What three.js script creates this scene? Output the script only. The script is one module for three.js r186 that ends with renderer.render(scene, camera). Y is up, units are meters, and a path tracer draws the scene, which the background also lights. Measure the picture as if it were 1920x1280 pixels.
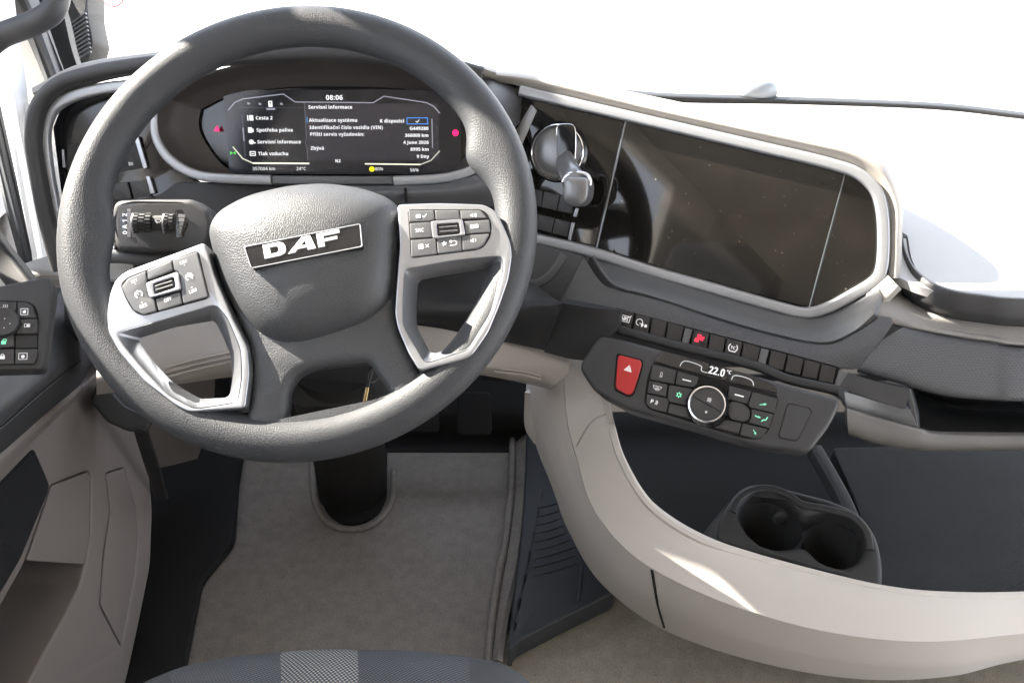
import * as THREE from 'three';
import { RoundedBoxGeometry } from 'three/addons/geometries/RoundedBoxGeometry.js';
import { mergeGeometries, mergeVertices, toCreasedNormals } from 'three/addons/utils/BufferGeometryUtils.js';

// ---------------------------------------------------------------- camera, sky, sun, exposure
const scene = new THREE.Scene();
const EYE = new THREE.Vector3(0, 1.27, 0), PITCH = 36 * Math.PI / 180, FOCAL = 1545;      // FOCAL in pixels of the 1920 x 1280 photograph
const camera = new THREE.PerspectiveCamera(2 * Math.atan(640 / FOCAL) * 180 / Math.PI, 1.5, 0.02, 600);
camera.position.copy(EYE); camera.rotation.set(-PITCH, 0, 0);
scene.add(camera);
const SUN_DIR = new THREE.Vector3(-0.74, 0.58, -0.34).normalize();
const renderer = new THREE.WebGLRenderer({ antialias: true });
renderer.setSize(1024, 682);
renderer.toneMapping = THREE.LinearToneMapping;
renderer.toneMappingExposure = 8.6;
renderer.shadowMap.enabled = true;
const sun = new THREE.DirectionalLight(new THREE.Color(1, 0.93, 0.82), 4.8);
sun.position.copy(SUN_DIR).multiplyScalar(12); sun.castShadow = true; sun.shadow.radius = 0.8;
sun.shadow.mapSize.set(2048, 2048);
Object.assign(sun.shadow.camera, { left: -4, right: 4, top: 4, bottom: -4, near: 1, far: 30 });
scene.add(sun, sun.target);
{
  const W = 256, H = 128, d = new Float32Array(W * H * 4);
  for (let j = 0; j < H; j++) for (let i = 0; i < W; i++) {
    const el = (j + 0.5) / H * Math.PI - Math.PI / 2, s = Math.sin(el), k = (j * W + i) * 4;
    const t = Math.pow(Math.max(0, s), 0.55), c = s < 0 ? [0.5, 0.5, 0.48] : [0.74 - 0.35 * t, 0.755 - 0.295 * t, 0.785 - 0.20 * t];
    d[k] = c[0]; d[k + 1] = c[1]; d[k + 2] = c[2]; d[k + 3] = 1;
  }
  const sky = new THREE.DataTexture(d, W, H, THREE.RGBAFormat, THREE.FloatType);
  sky.mapping = THREE.EquirectangularReflectionMapping; sky.magFilter = THREE.LinearFilter; sky.needsUpdate = true;
  scene.background = sky; scene.environment = sky;
}

// ---------------------------------------------------------------- geometry helpers
const V = (x, y, z) => new THREE.Vector3(x, y, z);
const BR = V(1, 0, 0), BU = V(0, Math.cos(PITCH), -Math.sin(PITCH)), BF = V(0, -Math.sin(PITCH), -Math.cos(PITCH));
const ray = (px, py) => BF.clone().addScaledVector(BR, (px - 960) / FOCAL).addScaledVector(BU, (640 - py) / FOCAL);
const P = (px, py, d) => EYE.clone().addScaledVector(ray(px, py), d);                        // a surveyed point of the cab at depth d metres
const PY = (px, py, y) => { const r = ray(px, py); return EYE.clone().addScaledVector(r, (y - EYE.y) / r.y); };
const PZ = (px, py, z) => { const r = ray(px, py); return EYE.clone().addScaledVector(r, (z - EYE.z) / r.z); };
const PX = (px, py, x) => { const r = ray(px, py); return EYE.clone().addScaledVector(r, (x - EYE.x) / r.x); };
const zf = (x0, y0, s) => (x, y) => [x0 + x / s, y0 + y / s];
class Face {                                                                                  // a real plane of the cab: origin, yaw and elevation of its normal
  constructor(o, yaw, el) {
    const a = yaw * Math.PI / 180, e = el * Math.PI / 180;
    this.o = o; this.yaw = yaw; this.el = el;
    this.N = V(-Math.sin(a) * Math.cos(e), Math.sin(e), Math.cos(a) * Math.cos(e));
    this.U = V(Math.cos(a), 0, Math.sin(a)); this.Vv = this.N.clone().cross(this.U);
  }
  off(z) { return new Face(this.o.clone().addScaledVector(this.N, z), this.yaw, this.el); }
  hit(px, py) { const r = ray(px, py); return EYE.clone().addScaledVector(r, this.o.clone().sub(EYE).dot(this.N) / r.dot(this.N)); }
  loc(q) { const h = this.hit(q[0], q[1]).sub(this.o); return new THREE.Vector2(h.dot(this.U), h.dot(this.Vv)); }
  at(a, b, c = 0) { return this.o.clone().addScaledVector(this.U, a).addScaledVector(this.Vv, b).addScaledVector(this.N, c); }
  get m() { return new THREE.Matrix4().makeBasis(this.U, this.Vv, this.N).setPosition(this.o); }
}
function plain(g) {                                                                           // position, normal and box-projected uv in metres
  const n = g.index ? g.toNonIndexed() : g;
  const p = n.attributes.position, a = n.attributes.normal, uv = new Float32Array(p.count * 2);
  for (let i = 0; i < p.count; i += 3) {
    const x = Math.abs(a.getX(i) + a.getX(i + 1) + a.getX(i + 2)), y = Math.abs(a.getY(i) + a.getY(i + 1) + a.getY(i + 2)), z = Math.abs(a.getZ(i) + a.getZ(i + 1) + a.getZ(i + 2));
    for (let k = i; k < i + 3; k++) {
      const X = p.getX(k), Y = p.getY(k), Z = p.getZ(k);
      const q = x > y && x > z ? [Z, Y] : y > z ? [X, Z] : [X, Y];
      uv[2 * k] = q[0]; uv[2 * k + 1] = q[1];
    }
  }
  const o = new THREE.BufferGeometry();
  o.setAttribute('position', p); o.setAttribute('normal', a); o.setAttribute('uv', new THREE.BufferAttribute(uv, 2));
  return o;
}
const merge = (l) => mergeGeometries(l.flat());
const smooth = (g, a = 0.6) => { g.scale(4000, 4000, 4000); const c = toCreasedNormals(g, a); c.scale(1 / 4000, 1 / 4000, 1 / 4000); return plain(c); };   // toCreasedNormals joins points closer than a hundredth of a unit
function rounded(pts, r) {
  const out = [], n = pts.length;
  for (let i = 0; i < n; i++) {
    const p = pts[i], a = pts[(i + n - 1) % n], b = pts[(i + 1) % n];
    const da = a.clone().sub(p), db = b.clone().sub(p), la = da.length(), lb = db.length();
    const c = Math.min(r, la * 0.48, lb * 0.48);
    if (c < 1e-6) { out.push(p.clone()); continue; }
    const s = p.clone().addScaledVector(da, c / la), e = p.clone().addScaledVector(db, c / lb), k = Math.abs(da.x * db.y - da.y * db.x) / la / lb < 0.25 ? 2 : 6;
    for (let j = 0; j <= k; j++) { const t = j / k; out.push(new THREE.Vector2((1 - t) * (1 - t) * s.x + 2 * t * (1 - t) * p.x + t * t * e.x, (1 - t) * (1 - t) * s.y + 2 * t * (1 - t) * p.y + t * t * e.y)); }
  }
  return out;
}
const splined = (pts, n) => new THREE.SplineCurve([...pts, pts[0]]).getPoints(n).slice(0, -1);
function slab(face, px, { z = 0, t = 0.004, r = 0.002, bev = 0.0008, holes = [], hr = r, spline = 0, seg = 3 } = {}) {   // outline px, front face z proud of the plane, t thick
  const f = face.off(z), line = (q, rr) => { const l = q.map((c) => f.loc(c)); return spline ? splined(l, spline) : rounded(l, rr); };
  let o = line(px, r); if (THREE.ShapeUtils.isClockWise(o)) o = o.reverse();
  const s = new THREE.Shape(o);
  for (const h of holes) { let l = line(h, hr); if (!THREE.ShapeUtils.isClockWise(l)) l = l.reverse(); s.holes.push(new THREE.Path(l)); }
  const b = Math.min(bev, t / 2 - 1e-5);
  const g = new THREE.ExtrudeGeometry(s, { depth: t - 2 * b, bevelEnabled: b > 0, bevelSize: b, bevelThickness: b, bevelOffset: -b, bevelSegments: seg, steps: 1 });
  g.translate(0, 0, -(t - b)); g.applyMatrix4(f.m);
  return smooth(g, 0.5);
}
const crv = (a, t) => {                                                                        // Catmull-Rom through an array of Vector3, t in 0..1
  const n = a.length - 1; if (n === 0) return a[0].clone();
  const x = Math.min(n - 1e-9, Math.max(0, t * n)), i = Math.floor(x), u = x - i;
  const p0 = i > 0 ? a[i - 1] : a[0].clone().multiplyScalar(2).sub(a[1]), p1 = a[i], p2 = a[i + 1], p3 = i < n - 1 ? a[i + 2] : a[n].clone().multiplyScalar(2).sub(a[n - 1]);
  const u2 = u * u, u3 = u2 * u;
  return V(0, 0, 0).addScaledVector(p0, 0.5 * (-u3 + 2 * u2 - u)).addScaledVector(p1, 0.5 * (3 * u3 - 5 * u2 + 2)).addScaledVector(p2, 0.5 * (-3 * u3 + 4 * u2 + u)).addScaledVector(p3, 0.5 * (u3 - u2));
};
function gridGeo(G, thick, crease = 0.7) {
  const m = G.length, n = G[0].length, pos = [], idx = [];
  for (const r of G) for (const p of r) pos.push(p.x, p.y, p.z);
  const id = (i, j) => i * n + j;
  for (let i = 0; i < m - 1; i++) for (let j = 0; j < n - 1; j++) idx.push(id(i, j), id(i, j + 1), id(i + 1, j), id(i, j + 1), id(i + 1, j + 1), id(i + 1, j));
  let g = new THREE.BufferGeometry(); g.setAttribute('position', new THREE.Float32BufferAttribute(pos, 3)); g.setIndex(idx); g.computeVertexNormals();
  const nn = g.attributes.normal; let s = 0;
  for (let k = 0; k < m * n; k++) s += V(nn.getX(k), nn.getY(k), nn.getZ(k)).dot(EYE.clone().sub(V(pos[3 * k], pos[3 * k + 1], pos[3 * k + 2])).normalize());
  if (s < 0) { for (let k = 0; k < idx.length; k += 3) { const q = idx[k]; idx[k] = idx[k + 1]; idx[k + 1] = q; } g.setIndex(idx); g.computeVertexNormals(); }
  if (thick) {
    const N = g.attributes.normal, p2 = pos.slice(), o = m * n, id2 = idx.slice();
    for (let k = 0; k < o; k++) p2.push(pos[3 * k] - N.getX(k) * thick, pos[3 * k + 1] - N.getY(k) * thick, pos[3 * k + 2] - N.getZ(k) * thick);
    for (let k = 0; k < idx.length; k += 3) id2.push(o + idx[k], o + idx[k + 2], o + idx[k + 1]);
    const ring = [];
    for (let j = 0; j < n; j++) ring.push(id(0, j));
    for (let i = 1; i < m; i++) ring.push(id(i, n - 1));
    for (let j = n - 2; j >= 0; j--) ring.push(id(m - 1, j));
    for (let i = m - 2; i > 0; i--) ring.push(id(i, 0));
    for (let k = 0; k < ring.length; k++) { const a = ring[k], b = ring[(k + 1) % ring.length]; s < 0 ? id2.push(a, b, o + a, b, o + b, o + a) : id2.push(a, o + a, b, b, o + a, o + b); }
    g = new THREE.BufferGeometry(); g.setAttribute('position', new THREE.Float32BufferAttribute(p2, 3)); g.setIndex(id2);
  }
  return smooth(g, crease);
}
function loft(rows, { nu = 60, nv = 12, thick = 0.004, crease = 0.7, linV = false } = {}) {     // a sheet through rows of points, with thickness
  const R = rows.map((r) => Array.from({ length: nu + 1 }, (_, i) => crv(r, i / nu)));
  const G = []; const steps = linV ? nv * (rows.length - 1) : nv;
  for (let j = 0; j <= steps; j++) {
    const t = j / steps;
    G.push(Array.from({ length: nu + 1 }, (_, i) => {
      const c = R.map((r) => r[i]); if (!linV) return crv(c, t);
      const x = Math.min(c.length - 1 - 1e-9, t * (c.length - 1)), k = Math.floor(x); return c[k].clone().lerp(c[k + 1], x - k);
    }));
  }
  return gridGeo(G, thick, crease);
}
const ell = (a, b, n = 24) => Array.from({ length: n }, (_, i) => [a * Math.cos(i / n * 2 * Math.PI), b * Math.sin(i / n * 2 * Math.PI)]);
const rrect = (a, b, r, n = 4) => { const o = []; for (const [sx, sy, q] of [[1, 1, 0], [-1, 1, 1], [-1, -1, 2], [1, -1, 3]]) for (let i = 0; i <= n; i++) { const t = (q + i / n) * Math.PI / 2; o.push([sx * (a - r) + r * Math.cos(t), sy * (b - r) + r * Math.sin(t)]); } return o; };
function sweep(pts, section, { N = V(0, 1, 0), n = 80, closed = false, scale = () => 1, crease = 0.9, raw = false } = {}) {
  const C = raw ? null : new THREE.CatmullRomCurve3(pts, closed, 'centripetal'), Q = raw ? pts : C.getSpacedPoints(n), m = closed ? Q.length - 1 : Q.length, G = [], k = (typeof section === 'function' ? section(0) : section).length;
  for (let i = 0; i < m; i++) {
    const sec = typeof section === 'function' ? section(i / (closed ? m : m - 1)) : section; const a = Q[closed ? (i + m - 1) % m : Math.max(0, i - 1)], b = Q[closed ? (i + 1) % m : Math.min(m - 1, i + 1)], T = b.clone().sub(a).normalize();
    const nr = typeof N === 'function' ? N(i / (m - 1)) : N, B = T.clone().cross(nr).normalize(), M = B.clone().cross(T).normalize(), s = scale(i / (m - 1));
    const [sa, sb] = Array.isArray(s) ? s : [s, s];
    G.push(sec.map(([x, y]) => Q[i].clone().addScaledVector(B, x * sa).addScaledVector(M, y * sb)));
  }
  const pos = [], idx = [];
  for (const r of G) for (const p of r) pos.push(p.x, p.y, p.z);
  for (let i = 0; i < (closed ? m : m - 1); i++) for (let j = 0; j < k; j++) { const a = i * k + j, b = i * k + (j + 1) % k, c = ((i + 1) % m) * k + j, d = ((i + 1) % m) * k + (j + 1) % k; idx.push(a, b, c, b, d, c); }
  if (!closed) for (const [i, f] of [[0, 1], [m - 1, 0]]) {
    const c = pos.length / 3, q = G[i].reduce((s, p) => s.add(p), V(0, 0, 0)).divideScalar(k); pos.push(q.x, q.y, q.z);
    for (let j = 0; j < k; j++) { const a = i * k + j, b = i * k + (j + 1) % k; f ? idx.push(c, b, a) : idx.push(c, a, b); }
  }
  const g = new THREE.BufferGeometry(); g.setAttribute('position', new THREE.Float32BufferAttribute(pos, 3)); g.setIndex(idx);
  return smooth(g, crease);
}
function lathe(prof, o, axis, seg = 40, crease = 0.6) {
  const g = new THREE.LatheGeometry(prof.map((p) => new THREE.Vector2(Math.max(p[0], 1e-5), p[1])), seg);
  g.applyQuaternion(new THREE.Quaternion().setFromUnitVectors(V(0, 1, 0), axis.clone().normalize())); g.translate(o.x, o.y, o.z);
  return smooth(g, crease);
}
function box(x0, y0, z0, x1, y1, z1) { const g = new THREE.BoxGeometry(x1 - x0, y1 - y0, z1 - z0); g.translate((x0 + x1) / 2, (y0 + y1) / 2, (z0 + z1) / 2); return plain(g); }
function dome(face, px, { z0 = 0, h = 0.02, round = 0.012, skirt = 0.02, n = 160, k = 2.2, r = 0.02, centre = null, lift = null, band = 0.16 } = {}) {   // a pillow over an outline
  const f = face.off(z0), line = rounded(px.map((q) => f.loc(q)), r), C = new THREE.SplineCurve([...line, line[0]]), O = C.getSpacedPoints(n).slice(0, -1);
  const c = centre ? f.loc(centre) : O.reduce((s, p) => s.add(p), new THREE.Vector2()).divideScalar(n), G = [], M = 26;
  const row = (t, z) => { const q = O.map((p) => { const a = c.x + (p.x - c.x) * t, b = c.y + (p.y - c.y) * t; return f.at(a, b, z + (lift ? lift(a, b, t) : 0)); }); q.push(q[0].clone()); return q; };
  for (let i = 0; i <= M; i++) { const t = 0.001 + 0.999 * Math.sin(i / M * Math.PI / 2); const e = Math.min(1, (1 - t) / band); G.push(row(t, h * (1 - Math.pow(t, k)) - round * (1 - Math.sqrt(Math.max(0, 1 - (1 - e) * (1 - e)))))); }
  G.push(row(1, -round - skirt * 0.5)); G.push(row(1, -round - skirt));
  return gridGeo(G, 0, 0.8);
}

// ---------------------------------------------------------------- things and parts
const used = {};
const numbered = (n) => { const k = used[n] = (used[n] ?? -1) + 1; return k ? `${n}_${String(k).padStart(3, '0')}` : n; };
function thing(name, label, category, at, group, kind) {
  const o = new THREE.Group(); o.name = numbered(name); scene.add(o); if (at) o.position.copy(at);
  o.userData = { label, category }; if (group) o.userData.group = group; if (kind) o.userData.kind = kind;
  return o;
}
function part(parent, name, geo, mat, label) {
  const g = Array.isArray(geo) ? merge(geo) : geo; let root = parent; while (root.parent && root.parent !== scene) root = root.parent;
  g.translate(-root.position.x, -root.position.y, -root.position.z);
  const m = new THREE.Mesh(g, mat); m.name = name; m.castShadow = m.receiveShadow = true; if (label) m.userData.label = label;
  parent.add(m); return m;
}
function single(name, label, category, geo, mat, { group, kind } = {}) {
  const g = Array.isArray(geo) ? merge(geo) : geo; g.computeBoundingBox(); const c = g.boundingBox.getCenter(V(0, 0, 0)); c.y = g.boundingBox.min.y; g.translate(-c.x, -c.y, -c.z);
  const m = new THREE.Mesh(g, mat); m.name = numbered(name); m.position.copy(c); m.castShadow = m.receiveShadow = true; m.userData = {};
  if (label) m.userData.label = label; if (category) m.userData.category = category; if (group) m.userData.group = group; if (kind) m.userData.kind = kind;
  scene.add(m); return m;
}

// ---------------------------------------------------------------- procedural materials
let seed = 7; const rnd = () => { seed = (seed + 0x6d2b79f5) | 0; let t = Math.imul(seed ^ (seed >>> 15), 1 | seed); t = (t + Math.imul(t ^ (t >>> 7), 61 | t)) ^ t; return ((t ^ (t >>> 14)) >>> 0) / 4294967296; };
function dataTex(n, f, metres, srgb = false) {
  const d = new Uint8Array(n * n * 4);
  for (let j = 0; j < n; j++) for (let i = 0; i < n; i++) { const v = f(i / n, j / n, i, j), k = (j * n + i) * 4, c = Array.isArray(v) ? v : [v, v, v]; for (let q = 0; q < 3; q++) d[k + q] = Math.max(0, Math.min(255, c[q] * 255)); d[k + 3] = 255; }
  const t = new THREE.DataTexture(d, n, n, THREE.RGBAFormat); t.wrapS = t.wrapT = THREE.RepeatWrapping; t.magFilter = THREE.LinearFilter; t.minFilter = THREE.LinearMipmapLinearFilter; t.generateMipmaps = true;
  t.repeat.set(1 / metres, 1 / metres); if (srgb) t.colorSpace = THREE.SRGBColorSpace; t.needsUpdate = true; return t;
}
function cells(k) {                                                                            // tiling cellular noise, k x k seeds
  const s = Array.from({ length: k * k }, () => [rnd(), rnd()]);
  return (u, v) => {
    const x = u * k, y = v * k, ix = Math.floor(x), iy = Math.floor(y); let a = 9, b = 9;
    for (let dy = -1; dy < 2; dy++) for (let dx = -1; dx < 2; dx++) { const q = s[((iy + dy + k) % k) * k + (ix + dx + k) % k], d = Math.hypot(ix + dx + q[0] - x, iy + dy + q[1] - y); if (d < a) { b = a; a = d; } else if (d < b) b = d; }
    return [a, b];
  };
}
function vnoise(k) {                                                                           // tiling value noise
  const s = Array.from({ length: k * k }, () => rnd()), w = (t) => t * t * (3 - 2 * t);
  return (u, v) => { const x = u * k, y = v * k, i = Math.floor(x), j = Math.floor(y), a = w(x - i), b = w(y - j), q = (m, n) => s[((n % k) + k) % k * k + ((m % k) + k) % k]; return (q(i, j) * (1 - a) + q(i + 1, j) * a) * (1 - b) + (q(i, j + 1) * (1 - a) + q(i + 1, j + 1) * a) * b; };
}
const leatherCell = cells(42), fineCell = cells(64), n8 = vnoise(8), n16 = vnoise(16), n64 = vnoise(64), n200 = vnoise(200);
const leather = dataTex(512, (u, v) => { const [a, b] = leatherCell(u, v); return Math.min(1, (b - a) * 2.2) * 0.75 + 0.25 * n64(u, v); }, 0.085);
const fineGrain = dataTex(512, (u, v) => { const [a, b] = fineCell(u, v); return Math.min(1, (b - a) * 2) * 0.6 + 0.4 * n200(u, v); }, 0.07);
const smudge = dataTex(512, (u, v) => 0.30 + 0.25 * n8(u, v) + 0.2 * n16(u, v) + 0.15 * n64(u, v), 0.35);
const smudgeGloss = dataTex(512, (u, v) => { const s = n8(u, v) * 0.6 + n16(u, v) * 0.4; return 0.05 + 0.02 * s; }, 0.22);
const honey = dataTex(256, (u, v) => { const k = 8, y = v * k * 2, r = Math.floor(y), x = u * k + (r % 2) * 0.5; return Math.pow(Math.abs(Math.sin(Math.PI * x) * Math.sin(Math.PI * (y - r))), 0.5); }, 0.034);
const ribs = dataTex(256, (u, v) => 0.5 + 0.5 * Math.sin((u * 10 + v * 16) * 2 * Math.PI), 0.040);
const carpetH = dataTex(512, (u, v) => 0.55 * n200(u, v) + 0.3 * n64(u, v) + 0.15 * n16(u, v), 0.12);
const carpetC = (c, m = 0.12) => dataTex(512, (u, v) => { const k = 0.80 + 0.20 * n200(u, v) + 0.08 * n16(u, v); return c.map((x) => x * k); }, m * 1.7, true);
const weave = dataTex(256, (u, v) => { const k = 12, y = v * k * 2, r = Math.floor(y), x = u * k + (r % 2) * 0.5; return Math.pow(Math.abs(Math.sin(Math.PI * x) * Math.sin(Math.PI * (y - r))), 0.7); }, 0.05);
const dustDots = (() => {
  const n = 1024, d = new Uint8Array(n * n * 4), put = (x, y, r, s) => { for (let j = -r; j <= r; j++) for (let i = -r; i <= r; i++) if (i * i + j * j <= r * r) { const k = (((y + j + n) % n) * n + (x + i + n) % n) * 4; for (let q = 0; q < 3; q++) d[k + q] = Math.max(d[k + q], s * [1, 0.94, 0.84][q]); } };
  for (let j = 0; j < n; j++) for (let i = 0; i < n; i++) { const k = (j * n + i) * 4, u = i / n, v = j / n, s = 22 + 7 * n8(u, v) + 6 * n16(u, v) - 4; d[k] = s * 1.08; d[k + 1] = s; d[k + 2] = s * 0.9; d[k + 3] = 255; }
  for (let i = 0; i < 260; i++) put(Math.floor(rnd() * n), Math.floor(rnd() * n), rnd() < 0.10 ? 2 : 1, 55 + 140 * rnd() * rnd());
  const t = new THREE.DataTexture(d, n, n, THREE.RGBAFormat); t.wrapS = t.wrapT = THREE.RepeatWrapping; t.magFilter = THREE.LinearFilter; t.minFilter = THREE.LinearMipmapLinearFilter; t.generateMipmaps = true; t.repeat.set(1 / 0.4, 1 / 0.4); t.colorSpace = THREE.SRGBColorSpace; t.needsUpdate = true; return t;
})();
const S = (o) => new THREE.MeshStandardMaterial(o), PH = (o) => new THREE.MeshPhysicalMaterial(o), lin = (r, g, b) => new THREE.Color().setRGB(r, g, b);
const M = {
  rim: PH({ specularIntensity: 0.6, color: lin(0.040, 0.042, 0.0455), roughness: 0.5, bumpMap: leather, bumpScale: 0.0002 }),
  hub: PH({ specularIntensity: 1, color: lin(0.041, 0.043, 0.0465), roughness: 0.48, bumpMap: leather, bumpScale: 0.00024 }),
  black: S({ color: lin(0.014, 0.014, 0.0145), roughness: 0.55, bumpMap: fineGrain, bumpScale: 0.00008 }),
  darkGrey: S({ color: lin(0.034, 0.034, 0.036), roughness: 0.55, bumpMap: fineGrain, bumpScale: 0.0001 }),
  matte: PH({ color: lin(0.013, 0.0122, 0.0115), roughness: 0.8, specularIntensity: 0.35 }),
  button: S({ color: lin(0.030, 0.030, 0.032), roughness: 0.42, roughnessMap: null }),
  switchKey: S({ color: lin(0.017, 0.015, 0.014), roughness: 0.5 }),
  gloss: PH({ color: 0xffffff, map: dustDots, roughness: 1, roughnessMap: smudgeGloss }),
  piano: S({ color: lin(0.012, 0.012, 0.013), roughness: 0.12 }),
  silver: S({ color: lin(0.37, 0.38, 0.405), metalness: 0.85, roughness: 0.34 }),
  satin: S({ color: lin(0.36, 0.37, 0.39), metalness: 0.55, roughness: 0.40 }),
  chrome: S({ color: lin(0.75, 0.75, 0.76), metalness: 1, roughness: 0.12 }),
  greyPad: S({ color: lin(0.21, 0.20, 0.19), roughness: 0.62, bumpMap: leather, bumpScale: 0.00018 }),
  topPad: S({ color: lin(0.30, 0.28, 0.255), roughness: 0.62, bumpMap: leather, bumpScale: 0.00018 }),
  bowl: S({ color: lin(0.045, 0.040, 0.037), roughness: 0.6 }),
  screenDark: S({ color: lin(0.012, 0.012, 0.014), roughness: 0.14 }),
  cap: S({ color: lin(0.25, 0.27, 0.29), roughness: 0.3 }),
  satinDark: S({ color: lin(0.20, 0.20, 0.205), metalness: 0.6, roughness: 0.36 }),
  greySmooth: S({ color: lin(0.092, 0.094, 0.098), roughness: 0.38, bumpMap: fineGrain, bumpScale: 0.00005 }),
  honeycomb: S({ color: lin(0.062, 0.063, 0.068), roughness: 0.42, bumpMap: honey, bumpScale: 0.00035 }),
  shelfPad: S({ color: lin(0.33, 0.325, 0.32), roughness: 0.6, bumpMap: leather, bumpScale: 0.0001 }),
  beige: S({ color: lin(0.51, 0.482, 0.455), roughness: 0.65, bumpMap: fineGrain, bumpScale: 0.00010 }),
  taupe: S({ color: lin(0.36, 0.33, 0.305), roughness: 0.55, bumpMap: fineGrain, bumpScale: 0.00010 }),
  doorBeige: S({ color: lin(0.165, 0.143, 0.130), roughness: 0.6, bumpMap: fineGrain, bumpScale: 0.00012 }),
  ribMat: PH({ specularIntensity: 0.3, color: lin(0.020, 0.0205, 0.022), roughness: 0.55, bumpMap: ribs, bumpScale: 0.0008 }),
  rubber: PH({ specularIntensity: 0.5, color: lin(0.030, 0.0305, 0.0315), roughness: 0.5, bumpMap: fineGrain, bumpScale: 0.00012 }),
  carpet: S({ color: 0xffffff, map: carpetC([0.49, 0.462, 0.43]), roughness: 0.95, bumpMap: carpetH, bumpScale: 0.0006 }),
  carpetLight: S({ color: 0xffffff, map: carpetC([0.60, 0.565, 0.50]), roughness: 0.95, bumpMap: carpetH, bumpScale: 0.0018 }),
  red: S({ color: lin(0.42, 0.012, 0.014), roughness: 0.3 }),
  greyLip: S({ color: lin(0.075, 0.070, 0.064), roughness: 0.55, bumpMap: fineGrain, bumpScale: 0.0001 }),
  linen: S({ color: lin(0.52, 0.50, 0.47), roughness: 0.95 }),  // pale tone chosen to bounce light from behind the camera
  fabric: S({ color: 0xffffff, map: dataTex(256, (u, v) => { const k = 0.5 + 0.5 * Math.sin((u * 10 + v * 14) * 2 * Math.PI), c = 0.5 + 0.5 * Math.sin((u * 14 - v * 10) * 2 * Math.PI), m = 0.22 + 0.22 * k * (0.6 + 0.4 * c); return [m * 0.96, m, m * 1.05]; }, 0.05, true), roughness: 0.88, bumpMap: weave, bumpScale: 0.0006 }),
  seatPlain: S({ color: lin(0.058, 0.061, 0.066), roughness: 0.8, bumpMap: fineGrain, bumpScale: 0.0003 }),
  headliner: S({ color: lin(0.55, 0.52, 0.48), roughness: 0.9 }),
  curtain: S({ color: lin(0.34, 0.31, 0.28), roughness: 0.95 }),
  concrete: S({ color: 0xffffff, map: dataTex(256, (u, v) => { const k = 0.74 + 0.12 * n16(u, v) + 0.08 * n64(u, v); return [k, k * 0.985, k * 0.96]; }, 3, true), roughness: 0.9 }),
  glass: PH({ color: 0xffffff, roughness: 0, transmission: 1, thickness: 0, ior: 1.45 }),
  brass: S({ color: lin(0.62, 0.46, 0.22), metalness: 1, roughness: 0.3 }),
  dots: S({ color: 0xffffff, map: dataTex(256, (u, v) => { const k = 11, y = v * k * 2, r = Math.floor(y), x = u * k + (r % 2) * 0.5, a = Math.abs(x - Math.round(x)), b = Math.abs(y - r - 0.5), d = Math.hypot(a * 2, b * 1.2); return d < 0.55 ? [0.62, 0.62, 0.61] : [0.24, 0.25, 0.27]; }, 0.05, true), roughness: 0.9, bumpMap: weave, bumpScale: 0.0005 }),
  white: S({ color: lin(0.75, 0.75, 0.75), roughness: 0.5 }),
};

// ---------------------------------------------------------------- printed legends: one atlas of white print, cells 2 : 1
const AT = document.createElement('canvas'); AT.width = 2048; AT.height = 1024; const cx = AT.getContext('2d');
const cellAt = {}; let cellN = 0;
function legend(key, draw) {
  const i = cellN++, x = (i % 16) * 128, y = Math.floor(i / 16) * 64; cellAt[key] = [x, y];
  cx.save(); cx.translate(x + 64, y + 32); cx.beginPath(); cx.rect(-63, -31, 126, 62); cx.clip(); cx.fillStyle = cx.strokeStyle = '#fff'; cx.lineWidth = 4; cx.lineCap = 'round'; cx.lineJoin = 'round'; cx.textAlign = 'center'; cx.textBaseline = 'middle'; draw(cx); cx.restore();
}
const word = (s, px = 48, w = '') => (c) => { c.font = `${w} ${px}px sans-serif`; c.fillText(s, 0, 2, 122); };
const poly = (c, l, close = true, fill = false) => { c.beginPath(); l.forEach((p, i) => i ? c.lineTo(p[0], p[1]) : c.moveTo(p[0], p[1])); if (close) c.closePath(); fill ? c.fill() : c.stroke(); };
for (const [k, s] of [['SRC', 46], ['OFF', 46], ['RES', 46], ['LIM', 46], ['SET', 46], ['P', 54], ['TC', 44]]) legend(k, word(s === 46 ? k : k, s));
legend('LIMplus', (c) => { c.font = '40px sans-serif'; c.fillText('LIM', 0, -10, 110); c.font = '30px sans-serif'; c.fillText('+', 0, 20); });
legend('SETplus', (c) => { c.font = '40px sans-serif'; c.fillText('SET', 0, -10, 110); c.font = '30px sans-serif'; c.fillText('+', 0, 20); });
legend('RESminus', (c) => { c.font = '40px sans-serif'; c.fillText('RES', 0, 10, 110); c.fillRect(-8, -24, 16, 4); });
legend('LIMminus', (c) => { c.font = '40px sans-serif'; c.fillText('LIM', 0, 10, 110); c.fillRect(-8, -24, 16, 4); });
const dial = (fill) => (c) => { c.lineWidth = 5; c.beginPath(); c.arc(0, 4, 22, Math.PI * 0.75, Math.PI * 2.25); c.stroke(); poly(c, [[0, 4], [-14, -14]], false); for (let i = 0; i < 7; i++) { const a = Math.PI * (0.75 + i * 0.25); poly(c, [[18 * Math.cos(a), 4 + 18 * Math.sin(a)], [26 * Math.cos(a), 4 + 26 * Math.sin(a)]], false); } if (fill) { c.beginPath(); c.moveTo(0, 4); c.arc(0, 4, 22, -1.6, 0.8); c.fill(); } };
legend('cruise', dial(false)); legend('limiter', dial(true));
legend('menuTick', (c) => { c.fillRect(-40, -14, 34, 28); poly(c, [[8, 0], [18, 12], [38, -14]], false); });
legend('menuCross', (c) => { c.strokeRect(-44, -18, 36, 36); c.fillRect(-34, -8, 16, 16); poly(c, [[14, -12], [38, 12]], false); poly(c, [[38, -12], [14, 12]], false); });
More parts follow.
